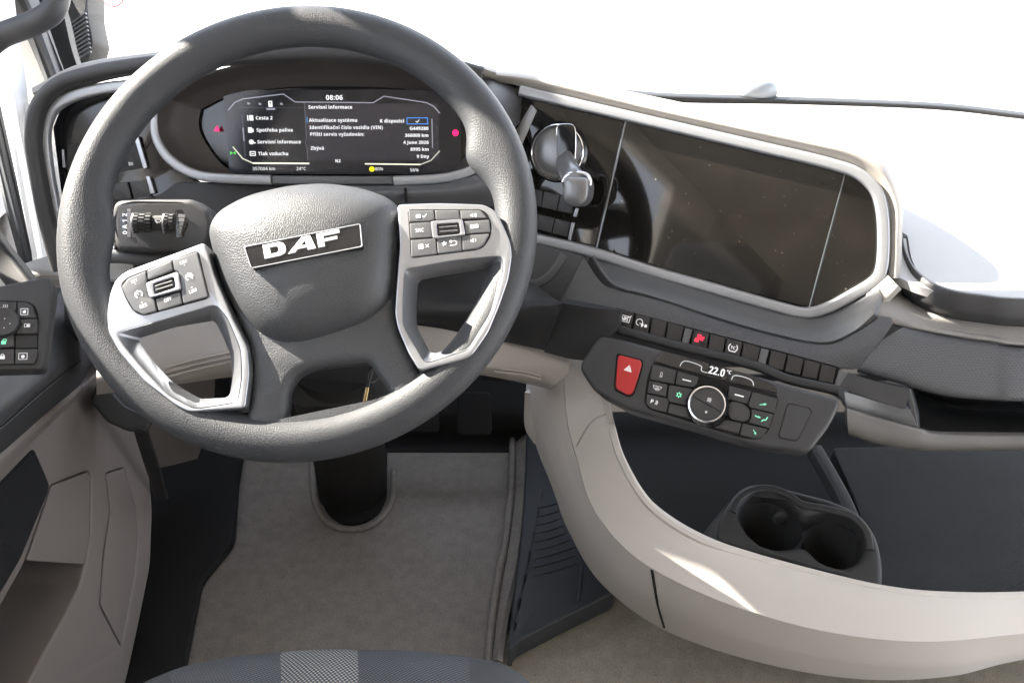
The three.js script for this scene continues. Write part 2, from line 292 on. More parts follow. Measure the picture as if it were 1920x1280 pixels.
legend('speakerLoud', (c) => { poly(c, [[-30, -8], [-18, -8], [-4, -20], [-4, 20], [-18, 8], [-30, 8]], true, true); c.beginPath(); c.arc(0, 0, 16, -0.8, 0.8); c.stroke(); c.beginPath(); c.arc(0, 0, 28, -0.8, 0.8); c.stroke(); });
legend('speakerSoft', (c) => { poly(c, [[-20, -8], [-8, -8], [6, -20], [6, 20], [-8, 8], [-20, 8]], true, true); c.beginPath(); c.arc(8, 0, 16, -0.8, 0.8); c.stroke(); });
legend('star', (c) => { c.beginPath(); for (let i = 0; i < 10; i++) { const a = -Math.PI / 2 + i * Math.PI / 5, r = i % 2 ? 8 : 20; c.lineTo(-30 + r * Math.cos(a), r * Math.sin(a)); } c.fill(); c.beginPath(); c.moveTo(8, -10); c.lineTo(36, -10); c.arc(36, 4, 14, -Math.PI / 2, Math.PI / 2); c.lineTo(6, 18); c.stroke(); poly(c, [[16, -20], [4, -10], [16, 0]], false); });
legend('view', (c) => { c.fillRect(-36, -18, 72, 36); c.globalCompositeOperation = 'destination-out'; c.fillRect(-28, -8, 24, 16); c.fillRect(4, -8, 24, 16); });
legend('wiper', (c) => { c.beginPath(); c.arc(0, 26, 50, -2.3, -0.84); c.arc(0, 26, 20, -0.84, -2.3, true); c.closePath(); c.stroke(); poly(c, [[-6, 20], [-24, -14]], false); });
legend('seat', (c) => { poly(c, [[-10, -24], [6, -24], [12, 14], [-6, 14]], true); poly(c, [[-16, 24], [16, 24]], false); });
legend('demist', (c) => { poly(c, [[-40, -16], [40, -16], [24, 12], [-24, 12]]); for (const x of [-12, 0, 12]) poly(c, [[x, -8], [x + 3, 0], [x, 8], [x + 3, 24]], false); });
legend('pheat', (c) => { c.font = 'bold 50px sans-serif'; c.fillText('P', -22, 2); for (const x of [14, 26]) { c.lineWidth = 7; poly(c, [[x, -16], [x + 4, 0], [x, 16]], false); } });
legend('minus', (c) => { c.fillRect(-50, -7, 100, 14); });
legend('flake', (c) => { c.lineWidth = 9; c.beginPath(); for (let i = 0; i < 7; i++) { const a = i * Math.PI / 3 + 0.5; c.lineTo(18 * Math.cos(a), 18 * Math.sin(a)); } c.stroke(); for (let i = 0; i < 6; i++) { const a = i * Math.PI / 3 + 0.5; poly(c, [[18 * Math.cos(a), 18 * Math.sin(a)], [27 * Math.cos(a), 27 * Math.sin(a)]], false); } });
legend('fanBig', (c) => { for (const [x, y] of [[-11, -11], [11, -11], [-11, 11], [11, 11]]) { c.beginPath(); c.ellipse(x, y, 9, 9, 0, 0, 7); c.stroke(); } });
legend('fanSmall', (c) => { for (const [x, y] of [[-7, -7], [7, -7], [-7, 7], [7, 7]]) { c.beginPath(); c.ellipse(x, y, 6, 6, 0, 0, 7); c.fill(); } });
legend('airUp', (c) => { poly(c, [[-34, 18], [4, 0], [0, -8], [36, -14], [16, 14], [12, 6], [-30, 24]], true, true); });
legend('airFace', (c) => { poly(c, [[-60, -10], [-30, -4], [-34, -12], [-8, 0], [-36, 8], [-32, 2], [-60, 2]], true, true); c.lineWidth = 9; poly(c, [[42, -18], [34, 8], [14, 10], [4, 26]], false); });
legend('airDown', (c) => { poly(c, [[-20, -22], [4, 4], [10, -4], [20, 26], [-8, 14], [0, 8], [-24, -16]], true, true); });
legend('temp', (c) => { c.font = 'bold 54px sans-serif'; c.fillText('22.0', -12, 2, 84); c.font = 'bold 26px sans-serif'; c.fillText('\u00b0C', 48, -10, 26); });
legend('hazard', (c) => { c.lineWidth = 5; poly(c, [[0, -24], [30, 22], [-30, 22]]); poly(c, [[0, -10], [17, 15], [-17, 15]]); poly(c, [[0, 0], [8, 10], [-8, 10]], true, true); });
legend('esp', (c) => { c.font = 'bold 30px sans-serif'; c.fillText('ABS', 0, 0, 50); c.strokeRect(-34, -18, 68, 36); poly(c, [[-40, 24], [40, -24]], false); });
legend('axle', (c) => { c.beginPath(); c.arc(-14, -2, 20, 1.6, 6.2); c.stroke(); poly(c, [[-10, 4], [38, 14]], false); c.fillRect(2, -2, 10, 24); c.fillRect(24, 2, 14, 18); });
legend('lane', (c) => { c.fillRect(-20, -26, 24, 24); c.fillRect(-30, 2, 26, 22); c.fillRect(8, -18, 18, 14); c.fillRect(2, 0, 20, 8); c.globalCompositeOperation = 'destination-out'; c.fillRect(-14, -16, 10, 6); c.fillRect(-22, 10, 12, 6); });
legend('traction', (c) => { c.font = 'bold 26px sans-serif'; c.fillText('TC', 0, 0); c.lineWidth = 6; c.beginPath(); c.arc(0, 0, 28, 2.3, 3.9); c.stroke(); c.beginPath(); c.arc(0, 0, 28, -0.8, 0.8); c.stroke(); poly(c, [[-18, 24], [18, 24]], false); });
legend('lamp', (c) => { c.beginPath(); c.arc(-4, 0, 14, -1.57, 1.57); c.closePath(); c.stroke(); for (const y of [-10, 0, 10]) poly(c, [[16, y], [34, y]], false); });
legend('sideWindow', (c) => { c.strokeRect(-26, -22, 44, 44); poly(c, [[-14, 12], [-14, -6], [6, -14], [6, 12]], true, true); });
legend('pip', (c) => { c.strokeRect(-20, -12, 40, 26); c.fillRect(-4, -4, 20, 14); });
legend('lockOpen', (c) => { c.fillRect(-20, -4, 34, 28); c.lineWidth = 6; c.beginPath(); c.arc(4, -6, 13, -3.1, 0.2); c.stroke(); });
legend('lockShut', (c) => { c.fillRect(-18, -2, 36, 26); c.lineWidth = 6; c.beginPath(); c.arc(0, -4, 12, -3.14, 0); c.stroke(); });
legend('picture', (c) => { c.strokeRect(-26, -22, 52, 44); c.beginPath(); c.arc(0, 2, 12, 0, 7); c.fill(); });
legend('heat', (c) => { for (const x of [-16, 0, 16]) poly(c, [[x, -20], [x + 6, -8], [x, 4], [x + 6, 18]], false); });
legend('dirUp', (c) => poly(c, [[0, -12], [10, 8], [-10, 8]], true, true)); legend('dirDown', (c) => poly(c, [[0, 12], [10, -8], [-10, -8]], true, true));
legend('dirLeft', (c) => poly(c, [[-12, 0], [8, 10], [8, -10]], true, true)); legend('dirRight', (c) => poly(c, [[12, 0], [-8, 10], [-8, -10]], true, true));
legend('wipeSteps', (c) => { c.font = 'bold 34px sans-serif'; ['0', 'A', '1', '2'].forEach((s, i) => c.fillText(s, -45 + i * 30, 0)); });
legend('wedge', (c) => { for (let i = 0; i < 5; i++) { const h = 6 + i * 8; c.fillRect(-54 + i * 22, -h / 2, 19, h); } });
legend('bar', (c) => { c.fillRect(-62, -8, 124, 16); });
const atlas = new THREE.CanvasTexture(AT); atlas.colorSpace = THREE.SRGBColorSpace;
const ink = S({ color: lin(0.92, 0.92, 0.93), map: atlas, transparent: true, roughness: 0.6 });
const glow = (r, g, b, e = 1) => S({ color: lin(r, g, b), map: atlas, transparent: true, roughness: 0.6, emissive: lin(r, g, b), emissiveIntensity: e });
const inkWhite = glow(0.72, 0.72, 0.74, 0.06), inkGreen = glow(0.20, 0.75, 0.46, 0.08), inkRed = glow(0.9, 0.02, 0.05, 0.25);
const inkDim = S({ color: lin(0.30, 0.30, 0.31), map: atlas, transparent: true, roughness: 0.6 });
function mark(parent, face, a, b, key, mat = ink, z = 0.0004) {
  { const mx = (a[0] + b[0]) / 2, my = (a[1] + b[1]) / 2, k = 1.2; a = [mx + (a[0] - mx) * k, my + (a[1] - my) * k]; b = [mx + (b[0] - mx) * k, my + (b[1] - my) * k]; }                       // print lying on a face, reading from pixel a to pixel b
  const f = face.off(z), p = f.loc(a), q = f.loc(b), w = p.distanceTo(q), h = w / 2, mx = (p.x + q.x) / 2, my = (p.y + q.y) / 2, ux = (q.x - p.x) / w, uy = (q.y - p.y) / w;
  const [X, Y] = cellAt[key], u0 = (X + 1) / 2048, u1 = (X + 127) / 2048, v1 = 1 - (Y + 1) / 1024, v0 = 1 - (Y + 63) / 1024;
  const g = new THREE.BufferGeometry(), c = [[-1, -1], [1, -1], [1, 1], [-1, 1]].map(([s, t]) => f.at(mx + s * ux * w / 2 - t * uy * h / 2, my + s * uy * w / 2 + t * ux * h / 2));
  const n = f.N; g.setAttribute('position', new THREE.Float32BufferAttribute([0, 1, 2, 0, 2, 3].flatMap((i) => [c[i].x, c[i].y, c[i].z]), 3));
  g.setAttribute('normal', new THREE.Float32BufferAttribute([0, 1, 2, 3, 4, 5].flatMap(() => [n.x, n.y, n.z]), 3));
  const uv = [[u0, v0], [u1, v0], [u1, v1], [u0, v1]]; g.setAttribute('uv', new THREE.Float32BufferAttribute([0, 1, 2, 0, 2, 3].flatMap((i) => uv[i]), 2));
  return part(parent, 'legend', g, mat);
}

// ---------------------------------------------------------------- the yard outside
single('ground', null, null, box(-120, -1.75, -200, 120, -1.7, 120), M.concrete, { kind: 'structure' });
{
  const c = PY(209, -9, -1.2), N = EYE.clone().sub(c).setY(0).normalize(), s = thing('road_sign', 'round white road sign with a red ring standing in the yard beyond the windscreen', 'road sign', V(c.x, -1.7, c.z));
  const ring = new THREE.TorusGeometry(0.125, 0.014, 10, 40); ring.applyQuaternion(new THREE.Quaternion().setFromUnitVectors(V(0, 0, 1), N)); ring.translate(c.x, c.y, c.z);
  part(s, 'sign_plate', lathe([[0, 0.01], [0.125, 0.01], [0.125, -0.01], [0, -0.01]], c, N), M.white); part(s, 'red_ring', smooth(ring), M.red); part(s, 'post', lathe([[0.03, -1.7], [0.03, c.y - 0.1], [0, c.y - 0.1]], V(c.x - N.x * 0.05, 0, c.z - N.z * 0.05), V(0, 1, 0)), M.white);
}

// ---------------------------------------------------------------- the cab shell round the camera: floor, walls, roof, panes
single('floor', null, null, box(-0.80, -0.06, -1.50, 1.62, -0.012, 1.1), M.carpet, { kind: 'structure' });
single('wall_rear', null, null, box(-0.86, -0.06, 1.10, 1.68, 2.0, 1.16), M.curtain, { kind: 'structure' });
single('bunk', 'pale bunk with a linen covered mattress out of view along the rear wall, bouncing light onto the console', 'bunk', [box(-0.78, 0.1, 0.58, 1.60, 0.50, 1.09), box(-0.78, 0.503, 0.56, 1.60, 0.63, 1.09)], M.linen);  // out of view; kept pale to send light onto the console
single('ceiling', null, null, [box(-0.86, 1.92, -1.02, 1.68, 2.0, 1.16)], M.headliner, { kind: 'structure' });
single('wall_front', null, null, [box(-0.86, -0.06, -1.60, 1.68, 0.60, -1.50), box(-0.80, 0.60, -1.595, -0.45, 0.69, -1.50), (() => { const g = new THREE.BoxGeometry(2.54, 0.30, 0.05); g.rotateX(-0.22); g.translate(0.41, 1.86, -1.06); return plain(g); })()], M.darkGrey, { kind: 'structure' });  // out of view; small left block stops sun reaching the footwell
const wallBoxes = (x, l) => l.map(([z0, y0, z1, y1]) => box(x - 0.03, y0, z0, x + 0.03, y1, z1));
single('wall_left', null, null, wallBoxes(-0.83, [[-1.5, -0.06, 1.1, 0.56], [-1.05, 1.62, 1.1, 1.92], [0.55, 0.56, 1.1, 1.62], [-1.56, 0.56, -1.40, 1.0], [-1.40, 0.56, -0.95, 0.67], [-0.95, 0.56, 0.55, 1.13]]), M.headliner, { kind: 'structure' });  // unseen sills raised and rear opening stretched to steer sun and side light
single('wall_right', null, null, wallBoxes(1.65, [[-1.5, -0.06, -0.55, 0.56], [-1.05, 1.62, 1.1, 1.92], [0.55, -0.06, 1.1, 1.62]]), M.headliner, { kind: 'structure' });  // unseen opening behind the pane lights the console from the rear
const quad = (a, b, c, d, t) => gridGeo([[a, b], [d, c]], t);
single('windscreen', 'wide clear windscreen pane above the dashboard', 'windscreen', [quad(V(-0.74, 0.70, -1.545), V(1.56, 0.70, -1.545), V(1.56, 1.78, -1.115), V(-0.74, 1.78, -1.115), 0)], M.glass);
single('door_window', 'clear driver side window pane left of the steering wheel', 'window', [quad(V(-0.835, 0.57, -1.38), V(-0.835, 0.57, 0.54), V(-0.835, 1.61, 0.54), V(-0.835, 1.61, -1.05), 0)], M.glass);
single('door_window', 'clear passenger side window pane at the far right', 'window', [quad(V(1.655, 0.57, -1.38), V(1.655, 0.57, -0.56), V(1.655, 1.61, -0.56), V(1.655, 1.61, -1.05), 0)], M.glass);

single('unseen_side_blocker', 'unseen black sun blocker outside the driver window, notched to shape the console sun patch', 'sun_blocker', (() => { const g = new THREE.ExtrudeGeometry(new THREE.Shape(rounded([[-1.60, 0.82], [-1.12, 0.82], [-1.12, 1.36], [-1.155, 1.425], [-1.209, 1.438], [-1.209, 1.498], [-1.185, 1.510], [-1.185, 1.68], [-1.29, 1.69], [-1.30, 2.05], [-1.47, 2.05], [-1.47, 1.77], [-1.60, 1.77]].map((q) => new THREE.Vector2(...q)), 0.008)), { depth: 0.006, bevelSize: 0.003, bevelThickness: 0.003, bevelSegments: 3 }); g.rotateY(-Math.PI / 2); g.translate(-1.043, 0, 0); return smooth(g); })(), M.black);  // out of view; outline stops the sun and its notch shapes the console patch

single('unseen_top_blocker', 'unseen dark sun blocker above the windscreen, shading the passenger side of the dash', 'sun visor', box(-0.88, 1.80, -1.40, 1.62, 1.835, -1.10), M.black);  // out of view; keeps direct sun off the passenger side of the dash

// driver side A-pillar, seals and grab handle
{
  const t = thing('windscreen_pillar', 'driver side windscreen pillar with pale trim and dark rubber seals, left of the dashboard', 'pillar', P(60, 480, 1.22));
  const L = (l, d) => l.map(([x, y]) => P(x, y, d));
  part(t, 'pillar_trim', loft([L([[-60, -160], [-32, 60], [0, 198], [30, 335], [62, 490]], 1.24), L([[-25, -160], [0, 40], [26, 190], [52, 330], [80, 485]], 1.215), L([[10, -160], [30, 30], [46, 140], [68, 310], [100, 478]], 1.25)], { nu: 40, nv: 10, thick: 0.02 }), M.white);
  part(t, 'seal', loft([L([[-80, 40], [-40, 200], [-6, 335], [36, 490]], 1.30), L([[-62, 40], [-22, 198], [10, 335], [50, 490]], 1.26), L([[-40, 40], [0, 198], [30, 335], [64, 490]], 1.285)], { nu: 40, nv: 8, thick: 0.015 }), M.black);
  part(t, 'pillar_cover', loft([L([[-60, -160], [15, 0], [62, 100], [108, 215]], 1.30), L([[-30, -160], [45, 0], [85, 100], [128, 215]], 1.26), L([[0, -160], [72, 0], [108, 100], [150, 215]], 1.29)], { nu: 30, nv: 8, thick: 0.02 }), M.darkGrey);
  part(t, 'rubber_edge', loft([L([[0, -160], [70, 0], [108, 100], [150, 215]], 1.33), L([[45, -160], [110, 0], [136, 100], [178, 215]], 1.33)], { nu: 20, nv: 4, thick: 0.02 }), M.black);
  part(t, 'upper_pillar', (() => { const a = V(-0.80, 0.95, -1.46), b = V(-0.80, 1.95, -1.06); return sweep([a, a.clone().lerp(b, 0.5), b], rrect(0.035, 0.042, 0.02), { N: V(0, 0.35, 0.94), n: 6 }); })(), M.darkGrey);  // unseen upper part; width and place set to shade the climate panel
}
single('grab_handle', 'dark curved grab handle on the pillar at the top left corner', 'grab handle', sweep([P(-90, 120, 1.10), P(-40, 98, 1.10), P(0, 68, 1.10), P(60, 44, 1.10), P(96, 22, 1.10), P(108, -8, 1.105), P(104, -60, 1.12)], ell(0.0155, 0.0155), { N: BF.clone().negate(), n: 60 }), M.darkGrey);
{
  const F = new Face(P(140, 70, 1.42), 10, 30), o = [[88, 60], [128, -20], [162, -20], [163, 30], [173, 78], [160, 125], [128, 128]];
  const t = thing('mirror_arm', 'ribbed dark exterior mirror mount beside the grab handle', 'mirror mount', F.o);
  part(t, 'body', slab(F, o, { t: 0.05, r: 0.006, bev: 0.004 }), M.black);
  for (let i = 0; i < 10; i++) part(t, 'rib', slab(F, [[122 + i * 1.4, 48 + i * 7.2], [158 + i * 1.0, 22 + i * 8], [159 + i * 1.0, 25.5 + i * 8], [123 + i * 1.4, 51.5 + i * 7.2]], { z: 0.006, t: 0.006, r: 0.0004, bev: 0.001 }), M.greySmooth);
}

// ---------------------------------------------------------------- dashboard
const CL = new Face(P(632, 250, 1.06), 0, 22), DP = new Face(P(1370, 390, 1.0), 20, 25), CM = new Face(P(1330, 750, 0.92), 22, 46), SW = new Face(P(1360, 650, 0.945), 22, 40);
const z1 = zf(900, 120, 2.909), z5 = zf(960, 400, 2.783), z6 = zf(1380, 500, 3.2), zI = zf(340, 130, 3), zT = zf(0, 0, 2.977), zK = zf(1180, 640, 5.0526), zN = zf(940, 160, 3.2), zW = zf(180, 340, 8);
const dash = thing('dashboard', 'dark and grey truck dashboard with silver trim running under the windscreen', 'dashboard', V(0.25, 0.5, -1.1));
{
  const C6 = CL.off(0.055), c = (l, f = C6) => l.map(([x, y]) => f.hit(x, y)), d = (l, f = DP) => l.map(([x, y]) => f.hit(x, y));
  // padded edge round the left end and over the instruments, shade put into its dark colour
  part(dash, 'padded_edge', sweep(c([[120, 505], [101, 440], [80, 340], [69, 258], [80, 200], [116, 160], [180, 138], [270, 122], [380, 112], [460, 106], [560, 101], [660, 102], [760, 112], [850, 125], [905, 140]]), rrect(0.0085, 0.02, 0.008, 6), { N: C6.N, n: 140 }), M.darkGrey);
  part(dash, 'hood_top', loft([c([[60, 175], [150, 128], [300, 104], [460, 92], [600, 88], [750, 98], [880, 122], [930, 136]]), c([[60, 165], [150, 120], [300, 97], [460, 86], [600, 83], [750, 94], [880, 120], [930, 132]], C6.off(-0.06)), c([[70, 185], [150, 140], [300, 120], [460, 110], [600, 106], [750, 118], [880, 140], [930, 155]], C6.off(-0.40))], { nu: 60, nv: 14, thick: 0.006 }), M.greyPad);
  // silver trim: left hoop and the loop round the right-hand fascia
  part(dash, 'silver_trim', sweep(c([[118, 480], [104, 400], [88, 310], [84, 245], [98, 205], [130, 183], [190, 166], [260, 158], [330, 150]], C6.off(-0.003)), rrect(0.0065, 0.006, 0.003), { N: C6.N, n: 90 }), M.satin);
  const loop = [[976, 170], [1080, 195], [1200, 223], [1320, 251], [1440, 279], [1560, 308], [1608, 325], [1642, 356], [1655, 400], [1654, 500], [1645, 522], [1600, 552], [1545, 580], [1510, 586], [1460, 575], [1340, 541], [1220, 507], [1110, 472], [1000, 446], [900, 425]];
  part(dash, 'silver_trim', sweep(d(loop, DP.off(0.004)), rrect(0.0066, 0.006, 0.0035), { N: DP.N, n: 220 }), M.satin);
  // same rim continued as a pale pad over the fascia, its lit tone put into the colour, from the trim over the crest and down behind
  const A = [[880, 148], [985, 162], [1180, 208], [1350, 246], [1500, 281], [1590, 304], [1640, 335], [1668, 385], [1668, 450], [1667, 520]], B = [[885, 136], [995, 146], [1190, 192], [1360, 230], [1510, 262], [1603, 284], [1656, 320], [1684, 380], [1685, 450], [1682, 522]];
  const Cc = [[890, 126], [1005, 136], [1200, 176], [1372, 212], [1520, 244], [1615, 268], [1668, 310], [1692, 375], [1692, 450], [1690, 525]], D5 = [[895, 124], [1010, 140], [1205, 184], [1376, 222], [1525, 256], [1612, 282], [1660, 324], [1684, 385], [1686, 455], [1684, 527]];
  part(dash, 'upper_pad', loft([d(A, DP.off(0.002)), d(B, DP.off(0.006)), d(Cc, DP.off(-0.03)), d(D5, DP.off(-0.10)), d(D5.map(([x, y]) => [x - 3, y + 30]), DP.off(-0.16))], { nu: 90, nv: 24, thick: 0.006 }), M.topPad);
  // shelf under the windscreen, its far edge strip, and the rolled near edge, its shade put into a darker colour
  const H = 0.77, pd = (l, k, d1 = k) => l.map(([x, y], i) => P(x, y, k + (d1 - k) * Math.min(1, i / (l.length - 2))));
  const T = [[1690, 436], [1698, 475], [1720, 512], [1767, 541], [1837, 555], [1970, 564], [2500, 568]];
  part(dash, 'dash_shelf', loft([[PY(900, 150, H), PY(1190, 188, H), PY(1500, 196, H), PY(1760, 206, H), PY(1960, 228, H), PY(2500, 285, H)], [PY(1250, 330, H), PY(1400, 340, H), PY(1560, 350, H), PY(1760, 360, H), PY(1960, 370, H), PY(2500, 400, H)], [PY(1560, 480, H), PY(1640, 500, H), PY(1735, 540, H - 0.002), PY(1830, 560, H - 0.002), PY(1970, 570, H - 0.002), PY(2500, 574, H - 0.002)]], { nu: 50, nv: 24, thick: 0.01 }), M.shelfPad);
  part(dash, 'windscreen_seal', sweep([PY(900, 130, H), PY(1190, 178, H), PY(1400, 187, H), PY(1600, 194, H), PY(1780, 203, H), PY(1960, 224, H), PY(2500, 281, H)], rrect(0.011, 0.006, 0.004), { N: V(0, 1, 0), n: 60 }), M.black);
  part(dash, 'sensor_cap', (() => { const g = new THREE.SphereGeometry(0.030, 24, 14); g.scale(1.1, 0.75, 0.6); const p = PY(1424, 171, H + 0.012); g.translate(p.x, p.y, p.z); return plain(g); })(), M.cap);
  part(dash, 'rolled_edge', loft([T.map(([x, y]) => PY(x + 2, y - 5, H - 0.001)), T.map(([x, y]) => PY(x, y, H + 0.003)), [[1684, 480], [1692, 520], [1714, 550], [1765, 574], [1840, 587], [1970, 596], [2500, 600]].map(([x, y]) => PY(x, y, H - 0.017)), [[1672, 512], [1686, 540], [1710, 566], [1768, 592], [1840, 605], [1970, 614], [2500, 618]].map(([x, y]) => PY(x, y, H - 0.034))], { nu: 50, nv: 24, thick: 0.008 }), M.darkGrey);
  const p0 = [[1660, 515], [1684, 538], [1709, 564], [1768, 590], [1840, 603], [1970, 612], [2500, 616]];
  part(dash, 'passenger_pad', loft([p0.map(([x, y]) => PY(x, y, H - 0.034)), pd([[1648, 556], [1688, 576], [1728, 595], [1780, 611], [1850, 623], [1970, 633], [2500, 637]], 0.950, 0.922), pd([[1634, 594], [1680, 608], [1730, 619], [1780, 628], [1850, 638], [1970, 649], [2500, 653]], 0.938, 0.916), pd([[1636, 598], [1680, 612], [1730, 623], [1780, 632], [1850, 642], [1970, 653], [2500, 657]], 0.98, 0.95)], { nu: 40, nv: 24, thick: 0.006 }), M.greyPad);
  part(dash, 'corner_cap', loft([d([[1662, 512], [1640, 528], [1622, 542]], DP.off(0.006)), d([[1684, 536], [1662, 560], [1634, 592]], DP.off(0.022))], { nu: 8, nv: 6, thick: 0.01 }), M.topPad);
  part(dash, 'glovebox_lid', loft([pd([[1696, 612], [1740, 622], [1790, 632], [1860, 642], [1970, 653], [2500, 657]], 0.955, 0.935), pd([[1692, 614], [1740, 626], [1790, 636], [1860, 646], [1970, 657], [2500, 661]], 0.930, 0.914), pd([[1652, 642], [1712, 662], [1780, 674], [1860, 686], [1970, 694], [2500, 698]], 0.924, 0.906), pd([[1610, 693], [1690, 715], [1770, 736], [1860, 745], [1970, 748], [2500, 752]], 0.924, 0.906), pd([[1612, 696], [1690, 718], [1770, 739], [1860, 748], [1970, 751], [2500, 755]], 0.96, 0.94)], { nu: 40, nv: 36, thick: 0.006 }), M.honeycomb);
  part(dash, 'slot_lining', loft([pd([[1690, 710], [1780, 735], [1970, 745], [2500, 749]], 0.955, 0.94), pd([[1712, 740], [1800, 765], [1970, 770], [2500, 774]], 1.02, 1.0), pd([[1714, 812], [1800, 814], [1970, 814], [2500, 818]], 0.925, 0.925)], { nu: 20, nv: 12, thick: 0.006 }), M.black);
  part(dash, 'shelf_end', loft([pd([[1584, 734], [1645, 752], [1708, 768]], 0.884, 0.893), pd([[1586, 752], [1648, 769], [1714, 786]], 0.886, 0.896), pd([[1588, 768], [1650, 785], [1720, 800]], 0.892, 0.902)], { nu: 12, nv: 12, thick: 0.012 }), M.greySmooth);
  part(dash, 'shelf_side', loft([pd([[1706, 728], [1714, 760], [1721, 800]], 0.893, 0.903), pd([[1712, 728], [1722, 764], [1730, 802]], 0.98, 0.98)], { nu: 10, nv: 4, thick: 0.004 }), M.greySmooth);
  part(dash, 'shelf_lip', loft([pd([[1590, 764], [1630, 776], [1692, 793], [1727, 802], [1749, 808], [1818, 810], [1970, 811], [2500, 815]], 0.888, 0.925), pd([[1589, 770], [1630, 784], [1692, 801], [1727, 810], [1749, 817], [1818, 820], [1970, 821], [2500, 825]], 0.884, 0.920), pd([[1591, 811], [1630, 825], [1662, 832], [1692, 838], [1749, 843], [1818, 843], [1970, 842], [2500, 846]], 0.898, 0.930), pd([[1594, 814], [1630, 828], [1662, 835], [1692, 841], [1749, 846], [1818, 846], [1970, 845], [2500, 849]], 0.95, 0.98)], { nu: 50, nv: 30, thick: 0.005 }), M.greyLip);
  // grey ledge below the display and the honeycomb band round it
  const E0 = [[1112, 478], [1200, 503], [1340, 546], [1460, 580], [1530, 590], [1590, 566], [1650, 530]], E1 = [[1135, 515], [1222, 536], [1345, 572], [1460, 606], [1540, 618], [1600, 594], [1648, 556]], E2 = [[1160, 538], [1240, 560], [1350, 596], [1460, 627], [1545, 641], [1600, 621], [1640, 588]];
  const L0 = DP.off(0.0), L1 = DP.off(0.03), L2 = DP.off(0.045);
  part(dash, 'display_ledge', loft([d(E0, L0), d(E1, L1), d(E2, L2)], { nu: 60, nv: 14, thick: 0.006 }), M.greySmooth);
  part(dash, 'honeycomb_band', loft([d([[1095, 482], [1128, 530], [1165, 545], [1245, 566], [1350, 601], [1460, 632], [1548, 646], [1600, 627], [1655, 592]], L2), d([[1078, 515], [1110, 550], [1165, 562], [1245, 580], [1350, 612], [1460, 644], [1552, 660], [1612, 648], [1672, 606]], DP.off(0.052)), d([[1058, 560], [1100, 570], [1160, 580], [1250, 602], [1350, 628], [1460, 657], [1552, 682], [1590, 692], [1618, 690]], DP.off(0.058))], { nu: 80, nv: 18, thick: 0.008 }), M.honeycomb);
  part(dash, 'ledge_groove', sweep(d([[1112, 480], [1130, 510], [1150, 532], [1180, 545]], L2.off(0.001)), ell(0.0016, 0.0016, 8), { N: DP.N, n: 20 }), M.greySmooth);
  // honeycomb block left of the ledge, with the vent beside the wheel
  const VN = DP.off(0.012);
  part(dash, 'vent_block', slab(VN, [[1004, 455], [1094, 480], [1048, 570], [985, 555], [960, 520]], { t: 0.05, r: 0.004, bev: 0.002, holes: [[[975, 468], [1046, 478], [1022, 516], [1002, 528], [965, 528]]], hr: 0.004 }), M.honeycomb);
  part(dash, 'vent_frame', sweep([[1058, 478], [1040, 505], [1024, 522], [1006, 530], [960, 530]].map(([x, y]) => VN.off(0.001).hit(x, y)), rrect(0.0055, 0.003, 0.0025), { N: DP.N, n: 40 }), M.greySmooth);
  for (let i = 0; i < 3; i++) part(dash, 'vent_slat', slab(VN.off(-0.03), [[965, 470 + i * 20], [1042, 484 + i * 20], [1040, 490 + i * 20], [965, 477 + i * 20]], { t: 0.02, r: 0.0006, bev: 0.0006 }), M.black);
  part(dash, 'vent_back', slab(VN.off(-0.055), [[940, 450], [1075, 470], [1040, 560], [940, 555]], { t: 0.006 }), M.matte);
  // dark lower dash
  part(dash, 'lower_panel', loft([[P(560, 470, 1.12), P(760, 480, 1.10), P(960, 515, 1.07), P(1050, 566, 0.99)], [P(560, 560, 1.06), P(760, 575, 1.05), P(900, 575, 1.03), P(1050, 575, 0.985)], [P(560, 600, 1.08), P(760, 608, 1.07), P(900, 632, 1.05), P(1015, 655, 1.02)]], { nu: 30, nv: 16, thick: 0.01 }), M.black);
  part(dash, 'lower_panel', loft([[P(1053, 568, 0.985), P(1110, 577, 0.965), P(1165, 582, 0.955)], [P(1045, 600, 1.0), P(1095, 615, 0.98), P(1150, 622, 0.96)], [P(1020, 660, 1.02), P(1066, 672, 1.0), P(1098, 676, 0.99)]], { nu: 20, nv: 12, thick: 0.012 }), M.black);
  // beige knee panels left and right of the column, grooved
  const knee = (a, b, c2, e) => loft([a, b, c2, e], { nu: 40, nv: 16, thick: 0.008 });
  part(dash, 'knee_panel', knee([P(740, 596, 1.075), P(880, 620, 1.055), P(1018, 656, 1.03), P(1068, 672, 1.01)], [P(740, 660, 1.06), P(880, 680, 1.045), P(1000, 690, 1.03), P(1064, 700, 1.015)], [P(740, 680, 1.07), P(880, 690, 1.06), P(1000, 712, 1.05), P(1034, 726, 1.04)], [P(740, 690, 1.13), P(880, 700, 1.12), P(1000, 722, 1.10), P(1034, 732, 1.09)]), M.taupe);
  part(dash, 'knee_panel', knee([P(180, 640, 1.17), P(300, 618, 1.16), P(440, 596, 1.15), P(560, 590, 1.14)], [P(180, 700, 1.14), P(300, 680, 1.13), P(440, 656, 1.12), P(560, 650, 1.11)], [P(180, 720, 1.15), P(300, 712, 1.14), P(440, 692, 1.13), P(560, 690, 1.12)], [P(180, 740, 1.20), P(300, 725, 1.19), P(440, 706, 1.18), P(560, 700, 1.17)]), M.taupe);
